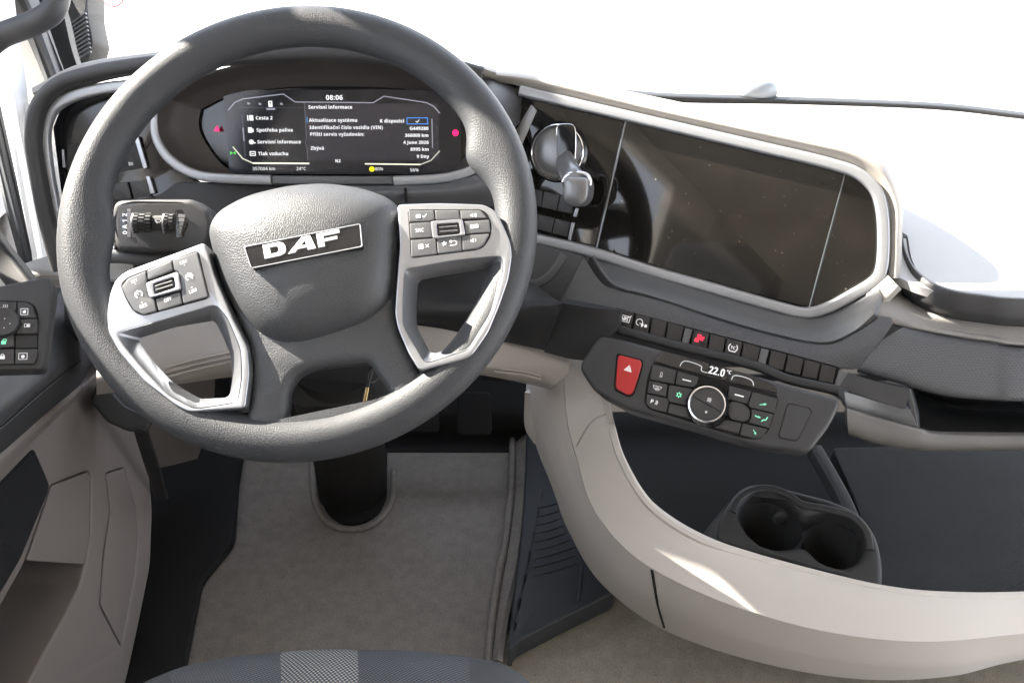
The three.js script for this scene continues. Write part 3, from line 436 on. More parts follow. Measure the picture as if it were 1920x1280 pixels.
  for (let i = 0; i < 3; i++) { part(dash, 'knee_rib', sweep([P(928, 684 + i * 6, 1.044 - i * 0.001), P(990, 692 + i * 6.4, 1.035 - i * 0.001), P(1014, 698 + i * 6.6, 1.031)], ell(0.0012, 0.0012, 8), { N: BF.clone().negate(), n: 12 }), M.taupe); part(dash, 'knee_rib', sweep([P(310, 690 + i * 9, 1.128), P(370, 674 + i * 9, 1.122), P(445, 658 + i * 9, 1.118)], ell(0.0016, 0.0016, 8), { N: BF.clone().negate(), n: 12 }), M.taupe); }
  part(dash, 'under_dash', loft([[P(120, 520, 1.22), P(400, 540, 1.20), P(700, 520, 1.18), P(960, 545, 1.12)], [P(120, 640, 1.24), P(400, 625, 1.22), P(700, 605, 1.20), P(960, 640, 1.10)]], { nu: 20, nv: 8, thick: 0.02 }), M.black);
  // left black fascia beside the instruments
  const LF = CL.off(0.03);
  part(dash, 'left_fascia', slab(LF, [[98, 240], [112, 205], [150, 184], [280, 160], [330, 165], [300, 215], [285, 262], [318, 315], [370, 340], [440, 348], [440, 400], [180, 400], [150, 480], [128, 480]], { t: 0.02, r: 0.003, bev: 0.001 }), M.piano);
  part(dash, 'lower_trim', loft([c([[560, 345], [660, 348], [740, 348], [830, 344], [900, 325], [940, 300]], CL.off(0.06)), c([[560, 360], [660, 364], [740, 364], [850, 360], [930, 345], [960, 320]], CL.off(0.07)), c([[560, 395], [660, 395], [740, 395], [850, 392], [930, 385], [965, 360]], CL.off(0.045))], { nu: 40, nv: 12, thick: 0.006 }), M.greySmooth);
  part(dash, 'lower_trim', slab(CL.off(0.036), [[330, 342], [560, 350], [560, 410], [400, 420], [290, 372]], { t: 0.01, r: 0.003 }), M.darkGrey);
  part(dash, 'trim_gap', slab(CL.off(0.072), [[757, 352], [762, 352], [764, 380], [759, 380]], { t: 0.004, r: 0.0004, bev: 0.0003 }), M.matte);
  part(dash, 'chamfer_reflection', loft([d([[948, 245], [985, 183]], DP.off(-0.005)), d([[965, 262], [1000, 200]], DP.off(0.001)), d([[985, 300], [1012, 215]], DP.off(-0.002))], { nu: 8, nv: 8, thick: 0.004 }), M.satin);  // satin silver stands in for sky reflected by the fascia chamfer
  part(dash, 'hood_side', loft([c([[880, 150], [905, 200], [930, 270]], CL.off(0.06)), d([[930, 150], [975, 175], [975, 230]], DP.off(0)), d([[1010, 172], [985, 190], [960, 250]], DP.off(-0.006))], { nu: 12, nv: 10, thick: 0.005 }), M.darkGrey);
}
// light switches on the left fascia
{
  const F = CL.off(0.031), g = 'light switch keys left of the instruments';
  const t = thing('light_switch', 'black rotary light switch block with lamp symbol behind the wheel rim', 'light switch', F.hit(200, 300));
  part(t, 'housing', slab(F, [[126, 272], [252, 256], [276, 312], [205, 326], [122, 318]], { z: 0.003, t: 0.008, r: 0.004 }), M.black);
  part(t, 'bezel_strip', slab(F, [[250, 256], [259, 256], [276, 314], [268, 318]], { z: 0.006, t: 0.006, r: 0.001 }), M.silver);
  part(t, 'bezel_strip', slab(F, [[272, 330], [280, 330], [289, 362], [281, 364]], { z: 0.006, t: 0.006, r: 0.001 }), M.silver);
  part(t, 'bezel_strip', slab(F, [[115, 280], [118, 280], [121, 314], [117, 314]], { z: 0.004, t: 0.004, r: 0.0005 }), M.silver);
  mark(t, F.off(0.003), [232, 307], [252, 307], 'lamp', inkWhite);
  [[206, 345, 238], [242, 341, 274]].forEach(([a, y, b], i) => single('switch_key', `blank black dash key under the light switch, ${i ? 'right one beside the silver strip' : 'left one nearest the wheel rim'}`, 'switch', slab(F, [[a, y], [b, y - 4], [b + 8, y + 28], [a + 8, y + 30]], { z: 0.004, t: 0.006, r: 0.001 }), M.button, { group: g }));
}
// instrument cluster
{
  const t = thing('instrument_cluster', 'instrument cluster in a deep dark hood, its digital screen lit with menu text', 'instrument cluster', CL.hit(632, 340));
  const f = CL.off(0.055), b = CL.off(0.001);
  const front = [[300, 180], [288, 225], [294, 262], [322, 305], [362, 328], [420, 338], [632, 341], [840, 334], [885, 318], [918, 285], [928, 240], [905, 190], [850, 148], [760, 124], [632, 114], [500, 118], [390, 140], [300, 180]], back = [[376, 205], [372, 235], [384, 266], [412, 304], [440, 322], [470, 328], [632, 329], [800, 328], [845, 316], [882, 280], [892, 240], [878, 208], [836, 180], [750, 166], [632, 162], [520, 165], [430, 180], [376, 205]];
  part(t, 'bowl', loft([front.map((q) => f.hit(q[0], q[1])), front.map((q, i) => f.off(-0.035).hit(0.6 * q[0] + 0.4 * back[i][0], 0.6 * q[1] + 0.4 * back[i][1])), back.map((q) => b.hit(q[0], q[1]))], { nu: 120, nv: 14, thick: 0.003 }), M.bowl);
  part(t, 'backing', slab(CL, [[340, 150], [900, 150], [930, 280], [860, 340], [400, 340], [320, 280]], { z: -0.004, t: 0.01, r: 0.02 }), M.screenDark);
  part(t, 'silver_crescent', sweep([[288, 208], [291, 255], [310, 290], [340, 315], [375, 329], [430, 335], [508, 337]].map((q) => f.off(0.002).hit(q[0], q[1])), rrect(0.0058, 0.004, 0.003), { N: CL.N, n: 60, scale: (s) => 0.6 + 0.4 * Math.min(1, s * 3) }), M.satin);
  part(t, 'silver_crescent', sweep([[738, 339], [820, 335], [860, 328], [890, 315], [912, 290], [926, 265]].map((q) => f.off(0.002).hit(q[0], q[1])), rrect(0.0058, 0.004, 0.003), { N: CL.N, n: 60 }), M.satin);
  part(t, 'centre_strip', slab(f, [[510, 330], [736, 331], [736, 345], [510, 344]], { z: 0.004, t: 0.008, r: 0.001 }), M.greySmooth);
  // the lit screen
  const W = 1536, H = 560, cv = document.createElement('canvas'); cv.width = W; cv.height = H; const c = cv.getContext('2d');
  c.fillStyle = '#0c0d12'; c.fillRect(0, 0, W, H);
  const sx = W / 1300, ox = 270, oy = 115, s = (x, y) => [(x - ox) * sx, (y - oy) * sx];                // zoom pixels of the cluster to canvas
  const gr = c.createLinearGradient(0, 120, 0, 420); gr.addColorStop(0, '#2c2a2e'); gr.addColorStop(1, '#26252a');
  c.fillStyle = gr; { const [x, y] = s(712, 190); c.fillRect(x, y, 735 * sx, 320 * sx); }
  c.strokeStyle = '#9a9aa6'; c.lineWidth = 7; c.lineJoin = 'round'; const pl = (l, w, k) => { c.lineWidth = w; c.strokeStyle = k; c.beginPath(); l.forEach((q, i) => { const [x, y] = s(...q); i ? c.lineTo(x, y) : c.moveTo(x, y); }); c.stroke(); };
  pl([[290, 228], [330, 185], [375, 165], [600, 138], [662, 182], [1090, 186], [1150, 150], [1380, 185], [1420, 205], [1455, 245]], 7, '#8d8d99');
  pl([[300, 432], [350, 500], [405, 526], [720, 528]], 9, '#c9c9b4'); pl([[1030, 530], [1340, 534], [1400, 510], [1450, 455]], 9, '#a9a99c'); pl([[405, 526], [720, 528]], 11, '#f4f4dc'); pl([[1030, 530], [1340, 534]], 10, '#e6e6d0');
  pl([[350, 212], [700, 214]], 2, '#63636c'); pl([[712, 190], [712, 380], [704, 410], [712, 430], [712, 510]], 3, '#77777f'); pl([[365, 255], [365, 490]], 8, '#3c3c46'); pl([[365, 325], [365, 400]], 8, '#8d8d99'); pl([[1410, 275], [1410, 440]], 7, '#8a8a90'); pl([[722, 265], [722, 298]], 5, '#4a90e0');
  c.fillStyle = '#f2f2f4'; c.textBaseline = 'middle';
  const tx = (str, x, y, px, al = 'left', w = '', k = '#f4f4f6') => { c.font = `${w} ${px * sx}px sans-serif`; c.textAlign = al; c.fillStyle = k; const [X, Y] = s(x, y); c.fillText(str, X, Y); };
  tx('08:06', 878, 157, 38, 'center', 'bold'); tx('Servisní informace', 732, 210, 27, 'left', 'bold');
  tx('Aktualizace systému', 732, 283, 27, 'left', 'bold'); tx('Identifikační číslo vozidla (VIN)', 732, 324, 27, 'left', 'bold', '#ececf0'); tx('Příští servis vyžadován:', 732, 362, 27, 'left', 'bold', '#ececf0'); tx('Zbývá', 732, 440, 27, 'left', 'bold', '#ececf0');
  tx('K dispozici', 1258, 287, 27, 'right', 'bold'); tx('G449280', 1390, 329, 26, 'right', 'bold'); tx('366000 km', 1390, 368, 26, 'right', 'bold'); tx('4 June 2026', 1390, 408, 26, 'right', 'bold'); tx('8995 km', 1390, 447, 26, 'right', 'bold'); tx('9 Dny', 1390, 487, 26, 'right', 'bold');
  { const [x, y] = s(1272, 270); c.strokeStyle = '#3f86d8'; c.lineWidth = 6; c.strokeRect(x, y, 114 * sx, 34 * sx); pl([[1320, 288], [1328, 296], [1340, 280]], 4, '#f4f4f6'); }
  [['Cesta 2', 270], ['Spotřeba paliva', 338], ['Servisní informace', 405], ['Tlak vzduchu', 472]].forEach(([k, y], i) => { tx(k, 438, y, 27, 'left', 'bold'); const [X, Y] = s(392, y - 15); c.fillStyle = '#f0f0f2'; if (i === 0) { c.fillRect(X, Y, 8, 36); c.fillRect(X + 14, Y, 26, 36); } if (i === 1) { c.fillRect(X, Y, 26, 36); c.fillRect(X + 28, Y + 8, 8, 24); } if (i === 2) { c.beginPath(); c.arc(X + 16, Y + 18, 16, 0, 7); c.fill(); c.fillRect(X + 20, Y + 20, 24, 8); } if (i === 3) { c.lineWidth = 6; c.strokeStyle = '#f0f0f2'; c.strokeRect(X + 2, Y + 4, 34, 26); c.fillRect(X + 8, Y + 14, 22, 6); } });
  [[404, 190], [466, 192], [584, 192]].forEach(([x, y]) => { const [X, Y] = s(x, y); c.fillStyle = '#8a8a92'; c.beginPath(); c.arc(X, Y, 8, 0, 7); c.fill(); c.fillRect(X, Y, 14, 6); });
  { const [X, Y] = s(514, 176); c.fillStyle = '#fff'; c.fillRect(X, Y, 26, 40); c.fillStyle = '#222'; c.fillRect(X + 8, Y + 8, 10, 10); const [x2, y2] = s(500, 216); c.fillStyle = '#8d8d99'; c.fillRect(x2, y2, 50 * sx, 12); }
  tx('357004 km', 400, 558, 26); tx('24°C', 645, 558, 26); tx('80%', 1085, 560, 24); tx('56%', 1330, 565, 26, 'right'); tx('N2', 880, 514, 24, 'center', 'bold');
  { const [X, Y] = s(1068, 560); c.fillStyle = '#f2ee10'; c.beginPath(); c.arc(X, Y, 18, 0, 7); c.fill(); }
  { const [X, Y] = s(298, 468); c.fillStyle = '#18d018'; c.beginPath(); c.moveTo(X - 18, Y - 12); c.lineTo(X - 18, Y + 12); c.lineTo(X, Y); c.lineTo(X + 18, Y + 12); c.lineTo(X + 18, Y - 12); c.lineTo(X, Y); c.fill(); }
  const st = new THREE.CanvasTexture(cv); st.colorSpace = THREE.SRGBColorSpace;
  const q = [s(0, 0)]; const A = zI(270, 115), B = zI(1570, 115 + 560 / sx), f2 = CL.off(0.0028), p0 = f2.loc([A[0], B[1]]), p1 = f2.loc([B[0], A[1]]);
  const g = new THREE.PlaneGeometry(p1.x - p0.x, p1.y - p0.y); g.translate((p0.x + p1.x) / 2, (p0.y + p1.y) / 2, 0); g.applyMatrix4(f2.m);
  part(t, 'screen', g.toNonIndexed(), S({ color: lin(0.012, 0.012, 0.014), roughness: 0.18, emissive: 0xffffff, emissiveMap: st, emissiveIntensity: 0.165 }));
  const lampM = (r, g2, b2) => S({ color: lin(r * 0.4, g2 * 0.4, b2 * 0.4), emissive: lin(r, g2, b2), emissiveIntensity: 0.25, roughness: 0.4 });
  part(t, 'warning_lamp', slab(CL, [[406, 235], [411, 246], [400, 246]], { z: 0.004, t: 0.002, r: 0.0008, bev: 0.0002 }), lampM(1, 0.01, 0.12)); part(t, 'warning_lamp', lathe([[0.0040, 0.001], [0.0040, 0], [0.0, 0]], CL.off(0.0035).hit(854, 249), CL.N, 24), lampM(1, 0.01, 0.12));
}
// glossy fascia right of the wheel: selector panel, display, end panel
{
  const dv = (k, u) => [[1175 + k, 220], [1118 + k, 466]][u];
  const t = thing('touch_display', 'large dusty black touch display in the silver framed fascia', 'display', DP.hit(1320, 540));
  part(t, 'screen_glass', slab(DP, [[1177, 219], [1390, 266], [1584, 310], [1586, 318], [1516, 576], [1340, 532], [1120, 470]], { t: 0.012, r: 0.0006, bev: 0.0005 }), M.gloss);
  part(t, 'edge_highlight', slab(DP, [[1173.8, 218], [1175.8, 219], [1118.6, 470], [1116.4, 469]], { z: 0.0002, t: 0.010, r: 0.0001, bev: 0.0002 }), M.silver);  // silver slivers stand in for highlights on the panel bevels
  part(t, 'edge_highlight', slab(DP, [[1588, 312], [1589.5, 313], [1518.4, 578], [1517, 577]], { z: 0.0002, t: 0.010, r: 0.0001, bev: 0.0002 }), M.silver);
  const e = thing('fascia_panel', 'narrow glossy black end panel right of the touch display', 'trim panel', DP.hit(1580, 540));
  part(e, 'panel', slab(DP, [[1591, 312], [1625, 335], [1646, 372], [1650, 410], [1648, 505], [1600, 545], [1545, 578], [1520, 579]], { t: 0.012, r: 0.002, bev: 0.0005 }), M.gloss);
  const s = thing('fascia_panel', 'glossy black selector panel between the wheel rim and the touch display', 'trim panel', DP.hit(1060, 440));
  part(s, 'panel', slab(DP, [[985, 178], [1080, 200], [1172, 217], [1115, 468], [1000, 442], [930, 425], [955, 250]], { t: 0.012, r: 0.001, bev: 0.0005 }), M.gloss);
  part(s, 'backing', slab(DP.off(-0.014), [[960, 180], [1560, 300], [1660, 340], [1660, 510], [1530, 590], [950, 440]], { t: 0.01 }), M.matte);
  // drive selector: round socket and lever
  const k = thing('drive_selector', 'silver drive selector lever hanging from a round chromed socket', 'selector', DP.hit(1050, 320)), o = DP.hit(...zN(345, 400)), N = DP.N;
  part(k, 'socket_ring', lathe([[0.0385, 0], [0.0385, 0.004], [0.036, 0.007], [0.033, 0.006], [0.032, 0.002]], o, N, 64), M.piano);
  part(k, 'rim_ring', lathe([[0.0335, 0.004], [0.0345, 0.0075], [0.0333, 0.0085], [0.0322, 0.005]], o, N, 64), M.chrome);
  part(k, 'dome', lathe([[0.0325, 0.003], [0.031, 0.0055], [0.026, 0.0085], [0.017, 0.0105], [0.008, 0.0114], [0, 0.0116]], o, N, 64), M.satinDark);
  part(k, 'slot', slab(DP, [zN(335, 240), zN(440, 240), zN(448, 440), zN(330, 430)], { z: 0.0128, t: 0.008, r: 0.006, bev: 0.001 }), M.piano);
  part(k, 'slot_edge', sweep([zN(332, 300), zN(334, 250), zN(350, 236), zN(425, 238), zN(441, 255), zN(446, 340), zN(442, 440)].map((q) => DP.off(0.0132).hit(q[0], q[1])), ell(0.0010, 0.0012, 8), { N, n: 40 }), M.chrome);
  const h = DP.off(0.020).hit(...zN(392, 420)), e2 = DP.off(0.060).hit(...zN(445, 640));
  part(k, 'lever', sweep([DP.off(0.008).hit(...zN(385, 440)), DP.off(0.030).hit(...zN(395, 490)), DP.off(0.05).hit(...zN(425, 550)), DP.off(0.054).hit(...zN(440, 590))], rrect(0.0125, 0.009, 0.007, 6), { N, n: 24, scale: (x) => 0.92 + 0.2 * x }), M.satinDark);
  part(k, 'lever_tip', dome(DP.off(0.052), [zN(395, 548), zN(515, 548), zN(528, 600), zN(520, 680), zN(485, 725), zN(420, 730), zN(372, 710), zN(360, 650), zN(375, 580)], { z0: 0.012, h: 0.004, round: 0.006, skirt: 0.022, r: 0.006, k: 3 }), M.satinDark);
  part(k, 'tip_band', sweep([zN(370, 580), zN(400, 538), zN(500, 530), zN(528, 555), zN(530, 600)].map((q) => DP.off(0.058).hit(q[0], q[1])), ell(0.0026, 0.002, 10), { N, n: 30 }), M.chrome);
  // two rows of keys under the selector
  const rows = [[[196, 622, 246, 634, 236, 730, 196, 720], [254, 636, 350, 654, 330, 750, 240, 732], [356, 656, 440, 672, 424, 770, 336, 752]], [[180, 765, 222, 772, 216, 860, 180, 850], [226, 774, 318, 796, 300, 886, 212, 862], [324, 798, 412, 822, 396, 910, 306, 888]]];
  const lab = [['leftmost blank key of the upper row, half behind the wheel rim', 'middle blank key of the upper row below the selector', 'right blank key of the upper row under the selector lever'], ['leftmost blank key of the lower row, half behind the wheel rim', 'middle blank key of the lower row above the silver trim', 'right blank key of the lower row beside the silver strip']];
  rows.forEach((r, i) => r.forEach((q, j) => single('switch_key', lab[i][j], 'switch', slab(DP, [0, 2, 4, 6].map((n) => zN(q[n], q[n + 1])), { z: 0.004, t: 0.006, r: 0.001 }), M.button, { group: 'blank keys beside the drive selector' })));
  part(s, 'key_strip', slab(DP, [zN(445, 735), zN(462, 738), zN(448, 790), zN(430, 786)], { z: 0.005, t: 0.006, r: 0.0006 }), M.silver); part(s, 'key_strip', slab(DP, [zN(420, 820), zN(438, 826), zN(414, 930), zN(398, 924)], { z: 0.005, t: 0.006, r: 0.0006 }), M.silver);
}
// switch row under the honeycomb band
{
  const t = thing('switch_row', 'slanted black row of dash switches under the honeycomb band', 'switch panel', SW.hit(1360, 700));
  part(t, 'base', slab(SW, [z5(540, 490), z5(900, 590), z5(1290, 694), z6(640, 612), z6(600, 722), z5(1290, 790), z5(890, 682), z5(535, 590)], { t: 0.02, r: 0.002 }), M.matte);
  part(t, 'edge', sweep([z5(450, 560), z5(540, 600), z5(900, 700), z5(1300, 805), z6(300, 670), z6(610, 745), z6(660, 770)].map((q) => SW.off(0.004).hit(q[0], q[1])), rrect(0.0055, 0.006, 0.004), { N: SW.N, n: 60 }), M.black);
  for (const q of [[z5(905, 597), z5(940, 607), z5(920, 682), z5(886, 672)], [z5(1302, 702), z5(1342, 714), z5(1322, 792), z5(1282, 782)], [z6(622, 616), z6(676, 634), z6(622, 716), z6(592, 712)]]) part(t, 'spacer', slab(SW, q, { z: 0.003, t: 0.01, r: 0.0008 }), M.greySmooth);
  part(t, 'end_block', loft([[z6(622, 616), z6(850, 690), z6(1045, 735)].map((q) => SW.off(0.002).hit(q[0], q[1])), [z6(600, 722), z6(840, 800), z6(1020, 850)].map((q) => SW.off(0.002).hit(q[0], q[1]))], { nu: 10, nv: 6, thick: 0.02 }), M.darkGrey);
  const quadAt = (x0, x1, a, b) => { const m = (x) => 490 + (x - 540) * 0.272, n = (x) => 592 + (x - 535) * 0.2655; return [z5(x0 + 8, m(x0) + 6), z5(x1 + 2, m(x1) + 4), z5(x1 - 16, n(x1 - 16) - 6), z5(x0 - 8, n(x0 - 8) - 4)]; };
  const xs = [[548, 634], [638, 722], [726, 806], [810, 892], [944, 1026], [1030, 1112], [1116, 1200], [1204, 1292], [1346, 1430], [1434, 1520], [1524, 1606], [1610, 1690]];
  const names = ['black dash switch with a crossed-out symbol, leftmost of the row', 'black dash switch with an axle symbol, second from the left', 'blank black switch right of the axle switch', 'blank black switch just left of the first grey spacer', 'black dash switch with a red lit symbol', 'blank black switch between the red lit one and the traction switch', 'black traction switch marked TC', 'blank black switch just left of the second grey spacer', 'blank black switch just right of the second grey spacer', 'second blank switch right of the second grey spacer', 'third blank switch right of the second grey spacer', 'rightmost blank switch of the row beside the last spacer'];
  xs.forEach(([a, b], i) => {
    const q = quadAt(a, b), k = thing('dash_switch', names[i], 'switch', SW.hit(q[3][0], q[3][1]), 'switches in the slanted dash row');
    part(k, 'key', slab(SW, q, { z: 0.0035, t: 0.01, r: 0.0006, bev: 0.0007 }), M.switchKey);
    const m = [[0.5, 0.5]].map(() => [(q[0][0] + q[1][0] + q[2][0] + q[3][0]) / 4, (q[0][1] + q[1][1] + q[2][1] + q[3][1]) / 4])[0], w = 15;
    const key = { 0: 'esp', 1: 'axle', 4: 'lane', 6: 'traction' }[i]; if (key) mark(k, SW.off(0.0036), [m[0] - w, m[1] - w * 0.26 - 2], [m[0] + w, m[1] + w * 0.26 - 2], key, key === 'lane' ? inkRed : inkWhite);
  });
}
// climate control panel
{
  const t = thing('climate_panel', 'dark slanted climate control panel with rotary knob and lit green symbols', 'control panel', CM.hit(1330, 840));
  part(t, 'housing', slab(CM, [z5(460, 625), z5(900, 745), z5(1290, 850), z6(640, 800), z6(560, 960), z6(450, 1100), z6(400, 1112), z6(200, 1090), z5(1180, 1190), z5(900, 1105), z5(600, 1022), z5(430, 930), z5(345, 800)], { t: 0.06, r: 0.01, bev: 0.005, seg: 4 }), M.darkGrey);
  part(t, 'display_strip', slab(CM, [z5(790, 716), z5(1250, 842), z5(1385, 905), z5(1388, 940), z5(1080, 868), z5(735, 770)], { z: 0.0016, t: 0.004, r: 0.003 }), M.piano);
  part(t, 'well', slab(CM, [z5(735, 772), z5(1390, 945), z5(1385, 1000), z5(1340, 1140), z5(1280, 1180), z5(1190, 1170), z5(712, 1020), z5(690, 985), z5(705, 860)], { z: 0.0012, t: 0.004, r: 0.006 }), M.matte);
  const B = (pts, key, a, b, mat, r = 0.0012, z = 0.0035) => { const k = part(t, 'button', slab(CM, pts.map((q) => zK(...q)), { z, t: 0.005, r, bev: 0.0006 }), M.button); if (key) mark(k, CM.off(z), zK(...a), zK(...b), key, mat || inkWhite); return k; };
  B([[220, 215], [448, 275], [425, 402], [196, 355]], 'seat', [258, 302], [350, 326]);
  B([[462, 282], [655, 338], [640, 402], [610, 436], [440, 405]], 'minus', [503, 358], [588, 378]);
  B([[192, 372], [366, 410], [348, 526], [172, 484]], 'demist', [212, 428], [318, 452]);
  B([[380, 412], [600, 450], [562, 520], [560, 608], [385, 572], [362, 540]], 'flake', [424, 494], [520, 518], inkGreen, 0.002, 0.006);
  B([[168, 500], [362, 542], [375, 572], [352, 672], [200, 632], [162, 590]], 'pheat', [186, 555], [290, 590]);
  B([[384, 588], [572, 628], [620, 742], [366, 676]]);
  B([[950, 420], [1160, 474], [1120, 590], [930, 545]], 'minus', [998, 500], [1088, 524]);
  B([[1172, 478], [1400, 540], [1382, 680], [1150, 625], [1132, 596]], 'airUp', [1225, 575], [1318, 608], inkGreen);
  B([[946, 560], [1090, 592], [1150, 660], [1130, 742], [1080, 760], [936, 730]], null, null, null, null, 0.008, 0.006);
  B([[1160, 640], [1362, 690], [1330, 820], [1130, 765], [1158, 720]], 'airFace', [1200, 710], [1318, 742], inkGreen);
  B([[1080, 775], [1310, 832], [1260, 910], [1190, 920], [1050, 880]], 'airDown', [1144, 842], [1240, 872], inkGreen);
  B([[910, 740], [1066, 775], [1036, 872], [800, 808], [850, 790]]);
  const o = CM.hit(...zK(742, 612)), N = CM.N, k = part(t, 'knob', lathe([[0.0235, 0.001], [0.0235, 0.010], [0.0205, 0.0165], [0.0195, 0.017]], o, N, 64), M.piano);
  part(k, 'knob_ring', lathe([[0.0192, 0.016], [0.0205, 0.0172], [0.0200, 0.0185], [0.0188, 0.0188], [0.0178, 0.0175]], o, N, 64), M.chrome);
  const cap = (up) => { const s = new THREE.Shape(); const r = 0.0176, a0 = -0.27 + (up ? 0.015 : Math.PI + 0.015); s.absarc(0, 0, r, a0, a0 + Math.PI - 0.03, false); const g = new THREE.ExtrudeGeometry(s, { depth: 0.003, bevelEnabled: true, bevelSize: 0.0004, bevelThickness: 0.0004, bevelOffset: -0.0004, curveSegments: 24 }); g.translate(0, 0, 0.0135); const f = new Face(o, CM.yaw, CM.el); g.applyMatrix4(f.m); return smooth(g); };
  part(k, 'knob_key', cap(true), M.button); part(k, 'knob_key', cap(false), M.button);
  mark(k, CM.off(0.0171), zK(715, 540), zK(805, 566), 'fanBig', inkWhite); mark(k, CM.off(0.0171), zK(690, 656), zK(770, 680), 'fanSmall', inkWhite);
  const D = part(t, 'readout', slab(CM, [zK(760, 225), zK(955, 275), zK(945, 330), zK(750, 285)], { z: 0.0020, t: 0.001, r: 0.0004, bev: 0.0002 }), M.piano); mark(D, CM.off(0.0021), zK(758, 262), zK(950, 310), 'temp', inkWhite);
  const line = (l) => part(t, 'trim_line', sweep(l.map((q) => CM.off(0.0022).hit(...zK(...q))), ell(0.0005, 0.0005, 8), { N, n: 40 }), M.white);
  line([[480, 235], [500, 200], [530, 186], [670, 228], [688, 245], [682, 272], [700, 286], [740, 296]]); line([[970, 362], [985, 330], [1010, 322], [1140, 356], [1170, 380], [1180, 418]]);
  const hz = thing('hazard_button', 'red hazard light button left of the climate knob', 'button', CM.hit(1175, 740));
  const hk = part(hz, 'button', slab(CM, [z5(562, 738), z5(672, 766), z5(676, 790), z5(634, 930), z5(608, 950), z5(546, 916), z5(540, 900), z5(552, 750)], { z: 0.004, t: 0.008, r: 0.004, bev: 0.0016 }), M.red); mark(hk, CM.off(0.004), z5(578, 798), z5(640, 818), 'hazard', inkWhite);
  part(hz, 'surround', slab(CM, [z5(552, 728), z5(684, 762), z5(686, 795), z5(640, 945), z5(608, 962), z5(536, 925), z5(530, 900), z5(544, 740)], { z: 0.0006, t: 0.004, r: 0.005 }), M.matte);
  const cp = thing('blanking_cover', 'dark blanking cover at the right end of the climate panel', 'cover', CM.hit(1490, 820)), co = [z6(318, 815), z6(448, 846), z6(460, 870), z6(380, 1030), z6(360, 1048), z6(262, 1030), z6(254, 1010), z6(306, 830)];
  part(cp, 'surround', slab(CM, co, { z: 0.0006, t: 0.004, r: 0.004 }), M.matte);
  const mid = co.reduce((s, q) => [s[0] + q[0] / 8, s[1] + q[1] / 8], [0, 0]); part(cp, 'lid', slab(CM, co.map((q) => [mid[0] + (q[0] - mid[0]) * 0.93, mid[1] + (q[1] - mid[1]) * 0.945]), { z: 0.0018, t: 0.005, r: 0.0035 }), M.darkGrey);
}

